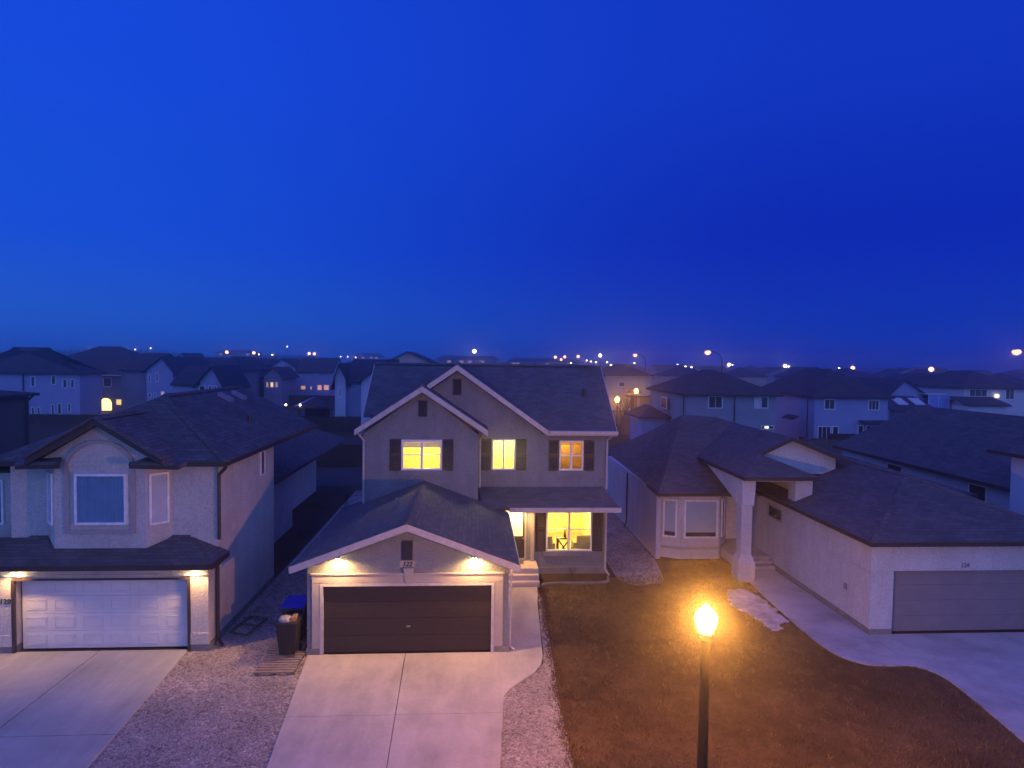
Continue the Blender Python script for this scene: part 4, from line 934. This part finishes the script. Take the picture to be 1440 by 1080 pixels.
    MB().lathe((13.0, 27.6, 4.3), [(.08, 0), (.08, .45)], 10).build('roof_vent', dk, root)
    for x, y in ((14.6, 26.4), (12.5, 32.0)): MB().lathe((x, y, 5.1), [(.12, 0), (.12, .22), (.2, .26)], 10).build('roof_vent', dk, root)
    return root
right_house()

def far_right_house():
    root = empty('long_roofed_house', (26, 30, 0), 'house at the right edge with a broad brown roof and a taller front corner', 'house')
    st, rf, dk = M['bg_pale'], M['roof_far_right'], M['brown_metal']
    b = MB(); xw = 24.4
    b.box(xw, xw+.3, 25, 39, 0, 3.1).box(xw+.3, 34.8, 38.8, 39, 0, 3.1)
    b.prism([(xw, 38.8, 3.1), (35, 38.8, 3.1), (29.9, 38.8, 5.6)], (0, .2, 0))
    b.box(22.75, 28, 18.5, 24.5, 0, 4.95)
    b.build('wall', st, root)
    b = MB(); t = .16
    b.slab([(23.75, 24.6, 3.2), (29.9, 24.6, 5.9), (29.9, 39.4, 5.9), (23.95, 39.4, 3.2)], t)
    b.slab([(29.9, 20, 5.9), (36, 20, 3.2), (36, 39.4, 3.2), (29.9, 39.4, 5.9)], t)
    b.slab([(22.2, 18, 5.02), (28.4, 18, 5.02), (25.3, 21, 6.3)], t); b.slab([(22.2, 18, 5.02), (25.3, 21, 6.3), (25.3, 22, 6.3), (22.2, 25.1, 5.02)], t); b.slab([(22.2, 25.1, 5.02), (25.3, 22, 6.3), (28.4, 25.1, 5.02)], t); b.slab([(28.4, 18, 5.02), (28.4, 25.1, 5.02), (25.3, 22, 6.3), (25.3, 21, 6.3)], t)
    b.build('roof', rf, root)
    MB().beam((23.74, 25.12, 3.11), (23.94, 39.4, 3.11), .05, .16).box(22.15, 22.205, 18, 25.1, 4.86, 5.01).build('fascia', dk, root)
    win_side(root, 27.5, 28.6, 1.95, 2.85, xw, -1); win_side(root, 33.3, 34.6, 2.4, 2.85, xw, -1)
    MB().box(24.35, 24.4, 25, 38.9, 0, .3).build('foundation', M['foundation'], root)
    return root
far_right_house()

# ================================================================ rows of houses behind
def bg_volume(root, x0, x1, y, d, ze, kind, zr, xp, wall, roof, base=0):
    b = MB(); o = .45; t = .18; y1 = y+d
    b.box(x0, x1, y, y1, base, ze-.02)
    r = MB(); xm = (x0+x1)/2
    if kind == 'gy':
        b.prism([(x0, y, ze-.02), (x1, y, ze-.02), (xp, y, zr-.12)], (0, d, 0))
        sl = (zr-ze)/max(.5, xp-x0); sr = (zr-ze)/max(.5, x1-xp)
        r.slab([(x0-o, y-o, ze-sl*o), (xp, y-o, zr), (xp, y1+o, zr), (x0-o, y1+o, ze-sl*o)], t)
        r.slab([(xp, y-o, zr), (x1+o, y-o, ze-sr*o), (x1+o, y1+o, ze-sr*o), (xp, y1+o, zr)], t)
    elif kind == 'gx':
        ym = y+d/2; s = (zr-ze)/(d/2)
        for x in (x0, x1-.2): b.prism([(x, y, ze-.02), (x, y1, ze-.02), (x, ym, zr-.12)], (.2, 0, 0))
        r.slab([(x0-o*.4, y-o, ze-s*o), (x1+o*.4, y-o, ze-s*o), (x1+o*.4, ym, zr), (x0-o*.4, ym, zr)], t)
        r.slab([(x0-o*.4, ym, zr), (x1+o*.4, ym, zr), (x1+o*.4, y1+o, ze-s*o), (x0-o*.4, y1+o, ze-s*o)], t)
    else:
        a0, a1, c0, c1 = x0-o, x1+o, y-o, y1+o; k = min(a1-a0, c1-c0)/2 if kind == 'hip' else float(kind[3:]); e = ze-.05
        if a1-a0 >= c1-c0: P, Q = (a0+k, (c0+c1)/2, zr), (a1-k, (c0+c1)/2, zr)
        else: P, Q = (xm, c0+k, zr), (xm, c1-k, zr)
        if a1-a0 >= c1-c0:
            r.slab([(a0, c0, e), (a1, c0, e), Q, P], t); r.slab([(a1, c1, e), (a0, c1, e), P, Q], t)
            r.slab([(a0, c1, e), (a0, c0, e), P], t); r.slab([(a1, c0, e), (a1, c1, e), Q], t)
        else:
            r.slab([(a0, c0, e), (a1, c0, e), P], t); r.slab([(a1, c1, e), (a0, c1, e), Q], t)
            r.slab([(a0, c1, e), (a0, c0, e), P, Q], t); r.slab([(a1, c0, e), (a1, c1, e), Q, P], t)
        r.box(a0+.02, a1-.02, c0-.06, c0-.005, e-.16, e-.01)
    b.build('wall', M[wall], root); r.build('roof', M[roof], root)
def bg_house(spec, root=None):
    label, x0, x1, y, d, ze, kind, zr, xp, wall, roof, wins = spec
    if root is None: root = empty('house', ((x0+x1)/2, y+d/2, 0), label, 'house', 'houses in the rows behind')
    bg_volume(root, x0, x1, y, d, ze, kind, zr, xp, wall, roof)
    for (a, c, z0, z1, k) in wins:
        P = {'lit': 'lit_warm', 'litd': 'lit_amber', 'dim': 'lit_dim'}.get(k, 'bg_dark_pane')
        if k == 'awn':
            MB().solid([(a, y-.9, z0), (c, y-.9, z0), (c, y, z1), (a, y, z1)], [(a, y-.9, z0-.12), (c, y-.9, z0-.12), (c, y, z1-.5), (a, y, z1-.5)]).build('awning', M['roof_bg1'], root)
        elif k == 'arch':
            b = MB(); xm = (a+c)/2; r = (c-a)/2; zc = z1-r; pts = [(a, y-.02, z0), (c, y-.02, z0)]+[(xm+r*math.cos(math.pi*i/10), y-.02, zc+r*math.sin(math.pi*i/10)) for i in range(11)]
            b.prism(pts, (0, -.04, 0)); p = b.build('arched_window', M['lit_arch'], root)
            MB().box(a-.2, a+.5, y-.25, y-.08, z0-.2, z0+.5).build('shrub_shadow', M['fence_wood'], p) if False else None
        elif k == 'door':
            MB().box(a+.15, c-.15, y-.06, y, 0.1, 2.3).build('door', M['dark_door'], root)
            b = MB(); xm = (a+c)/2
            b.prism([(xm+1.3*math.cos(math.pi*i/10), y-1.2, z1-.9+.8*math.sin(math.pi*i/10)) for i in range(11)], (0, 1.2, 0)); b.build('canopy', M['roof_red'], root)
            b = MB(); b.box(a-.5, a-.2, y-1.1, y-.8, 0, z1-.9).box(c+.2, c+.5, y-1.1, y-.8, 0, z1-.9).build('porch_post', M['bg_white'], root)
            MB().box(a-.9, c+5.0, y-3.4, y-.02, 2.55, 2.75).build('porch_roof', M['roof_bg1'], root)
        elif k == 'door1':
            f = win_front(root, a, c, z0, z1, y, 1, 1, .1, 'bg_dark_pane')
        elif k == 'lamp':
            win_front(root, a, c, z0, z1, y, 2, 1, .08, 'bg_dark_pane')
            MB().box(a+.35, a+.75, y-.08, y-.055, z0+.12, z0+.3).build('lit_pane', M['lit_white'], root)
        else:
            cols = {'pair': 2, 'trip': 3, 'half': 2}.get(k, 1)
            f = win_front(root, a, c, z0, z1, y, cols, 1, .09, P)
            if k == 'half': MB().box(a+.1, (a+c)/2-.05, y-.03, y-.019, z0+.1, z1-.1).build('blind', M['blind'], f)
    return root
plain('roof_red', (.20, .05, .035), .8)
MERGE = {'low wing with a plain dark side roof beside the steep gable': 'steep gabled house with one faint lit window low on its wall',
 'blue gable end with a pair and two single dark windows': 'small blue house whose dark roof runs along to a right-hand gable',
 'tall pale house with a narrow gable next to the central house': 'bluish house with a broad dark roof close behind the central house',
 'pale gabled wall just left of the central house roof': 'bluish house with a broad dark roof close behind the central house',
 'long low house with a hip roof joining the three-windowed gable': 'small gabled house with three glowing windows in a row',
 'pale blue gable end turned to the left of the four lit windows': 'blue house with four warm lit windows along its lower wall'}
ROOTS = {}
for s in BG_HOUSES:
    if s[0] not in MERGE: ROOTS[s[0]] = bg_house(s)
for s in BG_HOUSES:
    if s[0] in MERGE: bg_house(s, ROOTS[MERGE[s[0]]])
def bg_extras():
    r = ROOTS['house with a glowing arched window and a bright soffit line']
    MB().box(-59.0, -48.6, 92.42, 92.53, 5.62, 5.76).build('soffit_line', M['bg_white'], r)
    r = ROOTS['gabled blue house with a glassy balcony box on its side']
    b = MB(); b.box(65.2, 68.4, 84.2, 86, 2.3, 2.5); b.box(65.2, 65.3, 84.2, 84.3, 2.5, 4.5).box(66.7, 66.8, 84.2, 84.3, 2.5, 4.5).box(68.3, 68.4, 84.2, 84.3, 2.5, 4.5).box(65.2, 68.4, 84.2, 86, 4.5, 4.62)
    o = b.build('sunroom', M['bg_white'], r); MB().box(65.3, 68.3, 84.32, 84.36, 2.55, 4.48).build('pane', M['balcony_glass'], o)
    b = MB(); b.slab([(57, 80, 2.4), (64, 80, 2.4), (64, 85.9, 4.2), (57, 85.9, 4.2)], .2); b.build('lower_roof', M['roof_bg1'], r)
    for x in (59.3, 61.8): MB().slab([(x, 82.2, 3.22), (x+1.5, 82.2, 3.22), (x+2.0, 84.6, 3.98), (x+.5, 84.6, 3.98)], .1).build('skylight', M['bg_white'], r)
    b = MB(); b.slab([(65.8, 85.6, 4.6), (72, 85.6, 3.3), (72, 92, 3.3), (63, 92, 6.6)], .2); b.build('side_roof', M['roof_bg1'], r)
    MB().box(65.8, 72, 86.2, 92, 0, 3.2).build('side_wall', M['bg_tan'], r)
    r = ROOTS['white house with a wall lamp and a small porch roof at far right']
    b = MB(); b.slab([(68.2, 80.6, 3.3), (74.6, 80.6, 3.3), (74.6, 83.98, 4.3), (68.2, 83.98, 4.3)], .2); b.build('porch_roof', M['roof_bg1'], r)
    MB().box(68.6, 74.2, 81, 84, 0, 3.1).build('porch_wall', M['bg_white'], r)
    MB().lathe((75.2, 83.8, 4.15), [(.1, 0), (.28, .15), (.28, .4), (.1, .55)], 10).build('wall_lamp', M['lit_white'], r)
    r = ROOTS['wide two storey house with a long hip roof behind the bungalow']
    bg_volume(r, 17.4, 19.9, 62.5, 5, 3.0, 'hip', 4.0, 0, 'bg_blue', 'roof_bg1')
    win_side(r, 62.6, 64.6, 3.75, 4.95, 20.0, -1)
    for x in (20.15, 25.2): MB().tube((x, 57.93, 5.5), (x, 57.93, .2), .06).build('downpipe', M['brown_metal'], r)
    r = ROOTS['blue two storey house with patio doors and paired windows']
    win_side(r, 63.6, 64.8, 3.4, 4.6, 34.6, -1) if False else None
    MB().slab([(33.9, 63.2, 2.75), (33.9, 65.6, 2.75), (34.58, 65.6, 3.1), (34.58, 63.2, 3.1)], .12).build('awning', M['roof_bg1'], r)
    MB().tube((34.75, 61.9, 5.2), (34.75, 61.9, .2), .07).build('downpipe', M['brown_metal'], r)
    MB().slab([(40.4, 60.7, 2.6), (43.4, 60.7, 2.6), (43.4, 61.98, 2.8), (40.4, 61.98, 2.8)], .15).build('awning', M['roof_bg1'], r)
    MB().box(35.3, 38.2, 59.0, 61.95, .7, .85).box(35.3, 38.2, 59.0, 59.08, .85, 1.7).build('deck', M['fence_wood'], r)
    r = ROOTS['dim blue house with a low hip roof at the left edge of the view']
    MB().box(-58.9, -56.1, 79.1, 79.95, 3.2, 3.32).build('deck_awning', M['brown_metal'], r)
    MB().tube((-56.4, 79.9, 6.1), (-56.4, 79.9, 4), .08).build('downpipe', M['brown_metal'], r)
plain('balcony_glass', (.22, .34, .75), .15)
bg_extras()
# the next house along on the left, seen over the left house's roof
def corner_house():
    root = empty('house', (-35, 49, 0), 'dark house with a hip roof tip at the left edge behind the left house', 'house', 'houses in the rows behind')
    bg_volume(root, -46, -31.4, 32, 13, 5.9, 'hip', 7.0, 0, 'fence_grey', 'roof_bg2')
    MB().pipe([(-31.0, 44.9, 5.7), (-31.33, 44.7, 5.3), (-31.33, 44.7, 1)], .08, 6).build('downpipe', M['brown_metal'], root)
corner_house()

# dim roofs running on toward the horizon
def far_rows():
    rnd = random.Random(21); n = 0
    protos = []
    rows = [(128, -150, 190, 22), (165, -190, 230, 26), (205, -230, 270, 30), (250, -270, 300, 34), (310, -300, 340, 44)]
    taken = [(s[1]-3, s[2]+3, s[3]-6, s[3]+s[4]+6) for s in BG_HOUSES]
    for y, xa, xb, step in rows:
        x = xa+rnd.uniform(0, 8)
        while x < xb:
            w = rnd.uniform(10, 15); yy = y+rnd.uniform(-5, 5); d = rnd.uniform(10, 13)
            on_street = 14 < x < 60 and yy < 135
            if not on_street and not any(x+w > t[0] and x < t[1] and yy+d > t[2] and yy < t[3] for t in taken):
                ze = rnd.choice([3.2, 5.2, 5.5]) if y > 130 else 4.6; zr = ze+rnd.uniform(1.9, 2.7)
                r = empty('house', (x+w/2, yy+d/2, 0), 'dim far house that is one of many dark roofs below the horizon', 'house', 'dim far houses below the horizon')
                bg_volume(r, x, x+w, yy, d, ze, rnd.choice(['hip', 'hip', 'gx', 'gy']), zr, x+w*rnd.uniform(.4, .6), rnd.choice(['bg_grey', 'bg_tan', 'bg_blue', 'bg_pink']), rnd.choice(['roof_bg1', 'roof_bg2']))
                if rnd.random() < .4:
                    xw = x+rnd.uniform(1, w-2); MB().box(xw, xw+1.1, yy-.05, yy, 1.2, 2.4).build('window', M[rnd.choice(['bg_dark_pane', 'lit_dim', 'bg_dark_pane'])], r)
                n += 1
            x += w+rnd.uniform(3, step*.45)
far_rows()
def long_building(x0, x1, y, z, label, wins):
    r = empty('long_building', ((x0+x1)/2, y, 0), label, 'building')
    MB().box(x0, x1, y, y+20, 0, z-2.2).build('wall', M['bg_tan'], r)
    MB().solid([(x0+4, y+4, z), (x1-4, y+4, z), (x1-4, y+16, z), (x0+4, y+16, z)], [(x0-1, y-1, z-2.2), (x1+1, y-1, z-2.2), (x1+1, y+21, z-2.2), (x0-1, y+21, z-2.2)]).build('roof', M['roof_bg1'], r)
    rnd = random.Random(int(x0)); 
    for k in range(wins):
        x = x0+2+(x1-x0-4)*k/wins
        MB().box(x, x+1.8, y-.06, y, z-4.0, z-2.7).build('window', M[rnd.choice(['lit_dim', 'bg_dark_pane', 'bg_dark_pane', 'bg_dark_pane'])], r)
long_building(-22, 14, 340, 11.2, 'long low building on the horizon under the single white light', 14)
long_building(19, 62, 350, 10.4, 'long low building on the horizon under the cluster of lights', 16)
long_building(-92, -72, 470, 13.0, 'flat topped building on the horizon above the pale gabled house', 8)
long_building(-185, -160, 450, 14.0, 'flat topped building on the horizon behind the wide shallow gable', 9)
def treeline():
    """far-off bare wood: thousands of thin upright twigs"""
    rnd = random.Random(9); b = MB()
    for k in range(9000):
        x = rnd.uniform(-420, -110) if k % 5 else rnd.uniform(-110, 420)
        y = rnd.uniform(395, 450) if x < -110 else rnd.uniform(520, 600)
        top = (11.5+1.5*math.sin(x*.045)+math.sin(x*.17))*(1 if x < -200 else .85) if x < -110 else 7.5+rnd.uniform(-.5, 1)
        h = top*rnd.uniform(.5, 1.12); w = rnd.uniform(.25, .8); s = rnd.uniform(-1.6, 1.6)
        v = len(b.v); b.v += [(x-w, y, -.03), (x+w, y, -.03), (x+s, y, h)]; b.f.append((v, v+1, v+2)); b.m.append(0)
        for _ in range(3):
            z = h*rnd.uniform(.35, .85); v = len(b.v); sx = x+s*z/h
            b.v += [(sx-.12, y+.1, z), (sx+.12, y+.1, z+.1), (sx+rnd.uniform(-2.4, 2.4), y+.1, z+rnd.uniform(1, 3.2))]; b.f.append((v, v+1, v+2)); b.m.append(0)
    tag(b.build('treeline', M['fence_wood']), 'bare dark wood along the horizon beyond the last houses', 'trees', None, 'stuff')
treeline()

# ================================================================ lamps
def post_lamp(x, y, zc, label, power, group=None, s=1.0):
    """post-top street lamp: tapered post, collar, acorn globe with a capped top"""
    r = empty('street_lamp', (x, y, 0), label, 'street lamp', group)
    MB().tube((x, y, 0), (x, y, zc-.36), .10, .082, 16).lathe((x, y, 0), [(.14, 0), (.14, .5), (.10, .6)], 16).build('pole', M['black_metal'], r, smooth=False)
    MB().lathe((x, y, zc-.38), [(.085, 0), (.14, .04), (.12, .10), (.15, .15)], 16).build('collar', M['black_metal'], r)
    MB().lathe((x, y, zc-.24), [(p*s, q*s) for p, q in [(.10, 0), (.155, .07), (.19, .17), (.20, .25), (.185, .33), (.14, .39), (.085, .425), (.06, .44), (.065, .47), (.045, .50), (.015, .51)]], 24).build('globe', M['lamp_globe'], r, smooth=True)
    point_light('bulb', (x, y, zc+.0), (1, .375, .05), power, .12, r)
    return r
post_lamp(4.15, 10.5, 4.01, 'glowing amber acorn-globe lamp on a dark post in the brown lawn', 2150)
def lawn_fix(): pass
FL = FAR_LAMPS
post_lamp(FL[0][0], FL[0][1], FL[0][2], 'nearer of two amber post lamps beside the tan house', 800, 'amber post lamps by the tan house', s=1.5)
post_lamp(FL[1][0], FL[1][1], FL[1][2], 'farther amber post lamp, right of its twin by the tan house', 480, 'amber post lamps by the tan house', s=1.5)
def cobra(x, y, z, label, s, power):
    r = empty('street_lamp', (x+2.6*s, y, 0), label, 'street lamp', 'tall arm street lamps')
    b = MB(); px = x+2.6*s
    b.tube((px, y, 0), (px, y, z-1.6), .12, .09, 10)
    pts = [(px-s*(2.2*(1-math.cos(t))), y, z-1.6+1.75*math.sin(t)) for t in [i*math.pi/2/6 for i in range(7)]]
    b.pipe(pts, .06, 8); b.build('pole', M['black_metal'], r)
    h = MB().solid([(x-.35, y-.16, z+.30), (x+.5, y-.16, z+.30), (x+.5, y+.16, z+.30), (x-.35, y+.16, z+.30)], [(x-.36, y-.2, z+.18), (x+.55, y-.2, z+.18), (x+.55, y+.2, z+.18), (x-.36, y+.2, z+.18)]).build('lamp_head', M['black_metal'], r)
    MB().lathe((x, y, z-.34), [(.12, -.14), (.38, -.02), (.54, .20), (.50, .38), (.34, .56)], 14).build('lens', M['near_sodium'], h, smooth=True)
    point_light('bulb', (x, y, z-.45), (1, .50, .18), power, .2, r)
cobra(*FL[2][:3], 'tall street lamp glowing pink above the tan house', 1, 150)
cobra(*FL[3][:3], 'tall street lamp with a curved arm behind the long hip roof', 1, 150)
cobra(*FL[4][:3], 'tall bright street lamp at the right edge of the view', 1, 150)
def far_lamps():
    for x, y, z, k in FL[5:]:
        mid = k == 'mid'
        r = empty('light_pole', (x, y, 0), 'bright far street light standing clear of the roofs near the horizon' if mid else 'tiny far light on the horizon among the dark roofs', 'street light', 'bright far street lights' if mid else 'tiny far lights')
        MB().tube((x, y, 0), (x, y, z), .12, .08, 6).build('pole', M['black_metal'], r)
        s = .60 if mid else .32
        MB().lathe((x, y-.1, z-.1), [(s*.3, 0), (s, s*.6), (s, s*1.3), (s*.4, s*1.9)], 10).build('lamp_head', M['far_sodium' if mid and (x*7) % 3 > 1 else 'far_white'], r)
far_lamps()
for x, lab in ((-25.76, 'left small white yard light low in the dark back gardens'), (-23.85, 'right small white yard light nearest the gazebo roof')):
    r = empty('yard_light', (x, 85, 0), lab, 'yard light')
    MB().tube((x, 85, 0), (x, 85, 2.1), .04).build('post', M['black_metal'], r); MB().lathe((x, 85, 2.05), [(.05, 0), (.12, .06), (.12, .18), (.04, .25)], 10).build('lamp_head', M['far_white'], r)

# ================================================================ fences and garden things
def fence(x0, y0, x1, y1, h, label, mat='fence_wood', step=2.4):
    r = empty('fence', ((x0+x1)/2, (y0+y1)/2, 0), label, 'fence')
    L = math.hypot(x1-x0, y1-y0); dx, dy = (x1-x0)/L, (y1-y0)/L
    n = max(2, int(L/step)); rnd = random.Random(int(x0*10))
    b = MB()
    pw = .15; k = int(L/pw)
    for i in range(k):
        a = i*pw; hh = h+rnd.uniform(-.02, .02); ax, ay = x0+dx*a, y0+dy*a; cx, cy = x0+dx*(a+pw-.012), y0+dy*(a+pw-.012)
        b.solid([(ax, ay, hh), (cx, cy, hh), (cx-dy*.02, cy+dx*.02, hh), (ax-dy*.02, ay+dx*.02, hh)], [(ax, ay, 0), (cx, cy, 0), (cx-dy*.02, cy+dx*.02, 0), (ax-dy*.02, ay+dx*.02, 0)])
    b.build('boards', M[mat], r)
    for i in range(n+1):
        x, y = x0+(x1-x0)*i/n, y0+(y1-y0)*i/n
        MB().box(x-.05, x+.05, y+.03, y+.13, 0, h+.06).build('post', M[mat], r)
fence(-14.5, 49, -3, 49, 1.78, 'dark brown fence across the gap left of the central house')
fence(-36, 73, -11.5, 73, 1.75, 'brown board fence below the gazebo behind the left house', step=4)
fence(-62, 79, -44, 79, 1.2, 'brown fence below the glowing arched window', step=4)
fence(6.0, 38.5, 7.9, 38.5, 1.9, 'dark fence in the gap between the central house and the bungalow')
fence(-36, 112, -24, 112, 1.9, 'far dark fence under the four lit windows', step=4)
fence(30.5, 54, 46, 54, 1.7, 'fence behind the bungalow below the patio doors', 'fence_grey', 4)
def gazebo():
    r = empty('gazebo', (-22.5, 88, 0), 'dark gazebo with a bluish sheet on its roof in a back garden', 'gazebo')
    for x in (-24.4, -20.6):
        for y in (86.2, 89.8): MB().box(x-.08, x+.08, y-.08, y+.08, 0, 2.0).build('post', M['fence_wood'], r)
    b = MB(); p = (-22.5, 88, 3.1); c = [(-24.9, 85.7, 1.9), (-20.1, 85.7, 1.9), (-20.1, 90.3, 1.9), (-24.9, 90.3, 1.9)]
    for i in range(4): b.slab([c[i], c[(i+1) % 4], p], .1)
    b.build('roof', M['roof_bg1'], r)
    MB().slab([(-24.95, 85.8, 1.97), (-24.4, 85.6, 2.0), (-22.7, 87.8, 3.12), (-22.9, 88.4, 3.1)], .05).build('sheet', M['tarp'], r)
    MB().box(-24.2, -20.8, 89.3, 89.4, 0, 1.4).build('back_panel', M['fence_wood'], r)
plain('tarp', (.30, .34, .70), .5)
gazebo()
def shed():
    r = empty('garden_shed', (-17.6, 84, 0), 'small pale garden shed right of the gazebo', 'shed')
    bg_volume(r, -19.6, -17.0, 84, 3, 2.1, 'gx', 3.0, 0, 'bg_grey', 'roof_bg2')
shed()
def bin_(x, y, s, body, lid, label, bag=False, open_=False):
    r = empty('wheelie_bin', (x, y, .1), label, 'bin', 'wheelie bins beside the garage')
    z0 = .10; w0, w1 = .22*s, .29*s; h = 1.0*s
    def ring(w, d, z, o=0): return [(x-w, y-d+o, z), (x+w, y-d+o, z), (x+w, y+d+o, z), (x-w, y+d+o, z)]
    b = MB(); b.solid(ring(w1, w1*1.1, z0+h, -.03), ring(w0, w0*1.1, z0+.08)); b.solid(ring(w1+.025, w1*1.1+.025, z0+h+.03, -.03), ring(w1+.025, w1*1.1+.025, z0+h-.05, -.03))
    b.build('body', M[body], r, bevel=.02)
    l = MB()
    l.solid([(x-w1-.03, y-w1*1.2-.03, z0+h+.085), (x+w1+.03, y-w1*1.2-.03, z0+h+.085), (x+w1+.03, y+w1*1.25, z0+h+.14), (x-w1-.03, y+w1*1.25, z0+h+.14)], [(x-w1-.03, y-w1*1.2-.03, z0+h+.035), (x+w1+.03, y-w1*1.2-.03, z0+h+.035), (x+w1+.03, y+w1*1.25, z0+h+.035), (x-w1-.03, y+w1*1.25, z0+h+.035)])
    if not open_: l.build('lid', M[lid], r, bevel=.015)
    else:
        MB().solid([(x-w1-.02, y+w1*1.1, z0+h+.02), (x+w1+.02, y+w1*1.1, z0+h+.02), (x+w1+.02, y+w1*1.1+.20, z0+h-.55), (x-w1-.02, y+w1*1.1+.20, z0+h-.55)], [(x-w1-.02, y+w1*1.1-.04, z0+h), (x+w1+.02, y+w1*1.1-.04, z0+h), (x+w1+.02, y+w1*1.1+.15, z0+h-.57), (x-w1-.02, y+w1*1.1+.15, z0+h-.57)]).build('lid', M[lid], r)
    for sx in (-1, 1):
        b = MB(); c = (x+sx*(w0+.02), y+w0*1.1, z0+.09); b.tube((c[0]-.025, c[1], c[2]), (c[0]+.025, c[1], c[2]), .09, .09, 14); b.build('wheel', M['black_metal'], r)
    MB().tube((x-w1*.8, y+w1*1.1+.06, z0+h-.03), (x+w1*.8, y+w1*1.1+.06, z0+h-.03), .018, .018, 8).build('handle', M[body], r)
    return r
bin_(-5.22, 17.55, 1.0, 'bin_black', 'bin_black', 'open black wheelie bin with rubbish piled to its brim on the pallets', open_=True)
bin_(-5.30, 18.45, 1.06, 'bin_black', 'bin_blue', 'wheelie bin with a bright blue lid behind the black one', )
def rubbish():
    rnd = random.Random(8)
    b = MB(); c = Vector((-5.30, 17.42, 1.14))
    me = bmesh.new(); bmesh.ops.create_icosphere(me, subdivisions=3, radius=1)
    for v in me.verts: v.co = Vector((v.co.x*.20, v.co.y*.18, v.co.z*.12))*(1+rnd.uniform(-.10, .10))+c
    me.verts.ensure_lookup_table(); b.v = [tuple(v.co) for v in me.verts]; b.f = [tuple(v.index for v in f.verts) for f in me.faces]; b.m = [0]*len(b.f); me.free()
    tag(b.build('rubbish_bag', M['bag_white'], smooth=True), 'crumpled pale rubbish bag filling the open black bin', 'bag')
    b = MB(); b.solid([(-5.12, 17.3, 1.26), (-4.99, 17.36, 1.24), (-5.02, 17.72, 1.20), (-5.14, 17.70, 1.20)], [(-5.12, 17.3, .95), (-4.99, 17.36, .95), (-5.02, 17.72, .95), (-5.14, 17.70, .95)])
    tag(b.build('cardboard_box', M['cardboard'], bevel=.008), 'tan cardboard box wedged beside the bag in the black bin', 'box')
rubbish()
def pallet(x0, x1, y0, y1, label, n=9, z=.0):
    r = empty('pallet', ((x0+x1)/2, (y0+y1)/2, 0), label, 'pallet', 'pallets under the bins')
    for k in range(3):
        x = x0+.05+(x1-x0-.10)*k/2; MB().box(x-.04, x+.04, y0, y1, z, z+.07).build('bearer', M['weathered_wood'], r)
    rnd = random.Random(int(y0*100))
    for k in range(n):
        y = y0+(y1-y0-.10)*k/(n-1); dz = rnd.uniform(-.003, .004)
        MB().box(x0+rnd.uniform(-.02, .02), x1+rnd.uniform(-.02, .02), y, y+.085, z+.073+dz, z+.098+dz).build('board', M['pallet_wood'], r)
pallet(-5.86, -4.80, 16.52, 17.72, 'weathered pallet nearest the drive under the black bin')
pallet(-5.92, -4.88, 17.78, 18.95, 'second pallet behind, under the blue lidded bin')
def frame_on_ground():
    r = empty('wooden_frame', (-7.1, 19.4, 0), 'old wooden frame lying on the gravel beside the left house', 'wooden frame')
    P = [Vector((-7.50, 19.10, .06)), Vector((-7.28, 20.25, .06)), Vector((-6.66, 19.95, .12)), Vector((-6.86, 18.75, .12))]
    for a, c in ((0, 1), (1, 2), (2, 3), (3, 0)): MB().beam(P[a], P[c], .06, .05).build('rail', M['weathered_wood'], r)
    MB().beam((P[0]+P[1])/2+Vector((0, 0, .03)), (P[2]+P[3])/2+Vector((0, 0, .03)), .06, .05).build('crossbar', M['weathered_wood'], r)
frame_on_ground()
def shrub(x, y, h, n, label, seed, mat='fence_wood', spread=.5):
    rnd = random.Random(seed); r = empty('bare_shrub', (x, y, 0), label, 'shrub')
    b = MB()
    def grow(p, d, L, rad, k):
        q = p+d*L; b.tube(p, q, rad, rad*.6, 5)
        if k == 0: return
        for _ in range(3):
            e = (d+Vector((rnd.uniform(-1, 1), rnd.uniform(-1, 1), rnd.uniform(-.1, .6)))*spread).normalized(); grow(q, e, L*rnd.uniform(.6, .8), rad*.6, k-1)
    for _ in range(n): grow(Vector((x+rnd.uniform(-.1, .1)*h, y+rnd.uniform(-.1, .1)*h, 0)), Vector((rnd.uniform(-.4, .4), rnd.uniform(-.4, .4), 1)).normalized(), h*.35, h*.012, 3)
    b.build('twig', M[mat], r)
shrub(80, 78, 4.5, 5, 'bare leafless shrub before the white house at far right', 3)
shrub(38.5, 57, 2.4, 7, 'rounded dark shrub under the patio doors', 4, spread=.9)
shrub(17.5, 72, 5.0, 4, 'small bare tree below the two amber post lamps', 6)
shrub(3.9, 23.75, .5, 5, 'low bare shrub in the bed under the front window', 12, spread=.9)
shrub(-7.2, 35, .9, 4, 'dry stalks in the dark side yard behind the left house', 13)

# ================================================================ evening haze over everything
def haze():
    b = MB(); b.box(-565, 565, -45, 645, -1.03, 18.5)
    m = bpy.data.materials.new('haze'); m.use_nodes = True; nt = m.node_tree
    for x in list(nt.nodes): nt.nodes.remove(x)
    o = nt.nodes.new('ShaderNodeOutputMaterial'); v = nt.nodes.new('ShaderNodeVolumePrincipled')
    v.inputs['Color'].default_value = (.92, .93, 1, 1); v.inputs['Density'].default_value = HAZE; v.inputs['Anisotropy'].default_value = .94
    v.inputs['Density Attribute'].default_value = ''; v.inputs['Temperature Attribute'].default_value = '' if 'Temperature Attribute' in v.inputs else ''
    nt.links.new(v.outputs[0], o.inputs['Volume'])
    try: m.cycles.homogeneous_volume = True
    except Exception: pass
    h = tag(b.build('haze', m), 'thin blue evening haze over the whole neighbourhood', 'haze', None, 'stuff'); h.display_type = 'WIRE'
HAZE = .0026
if HAZE: haze()
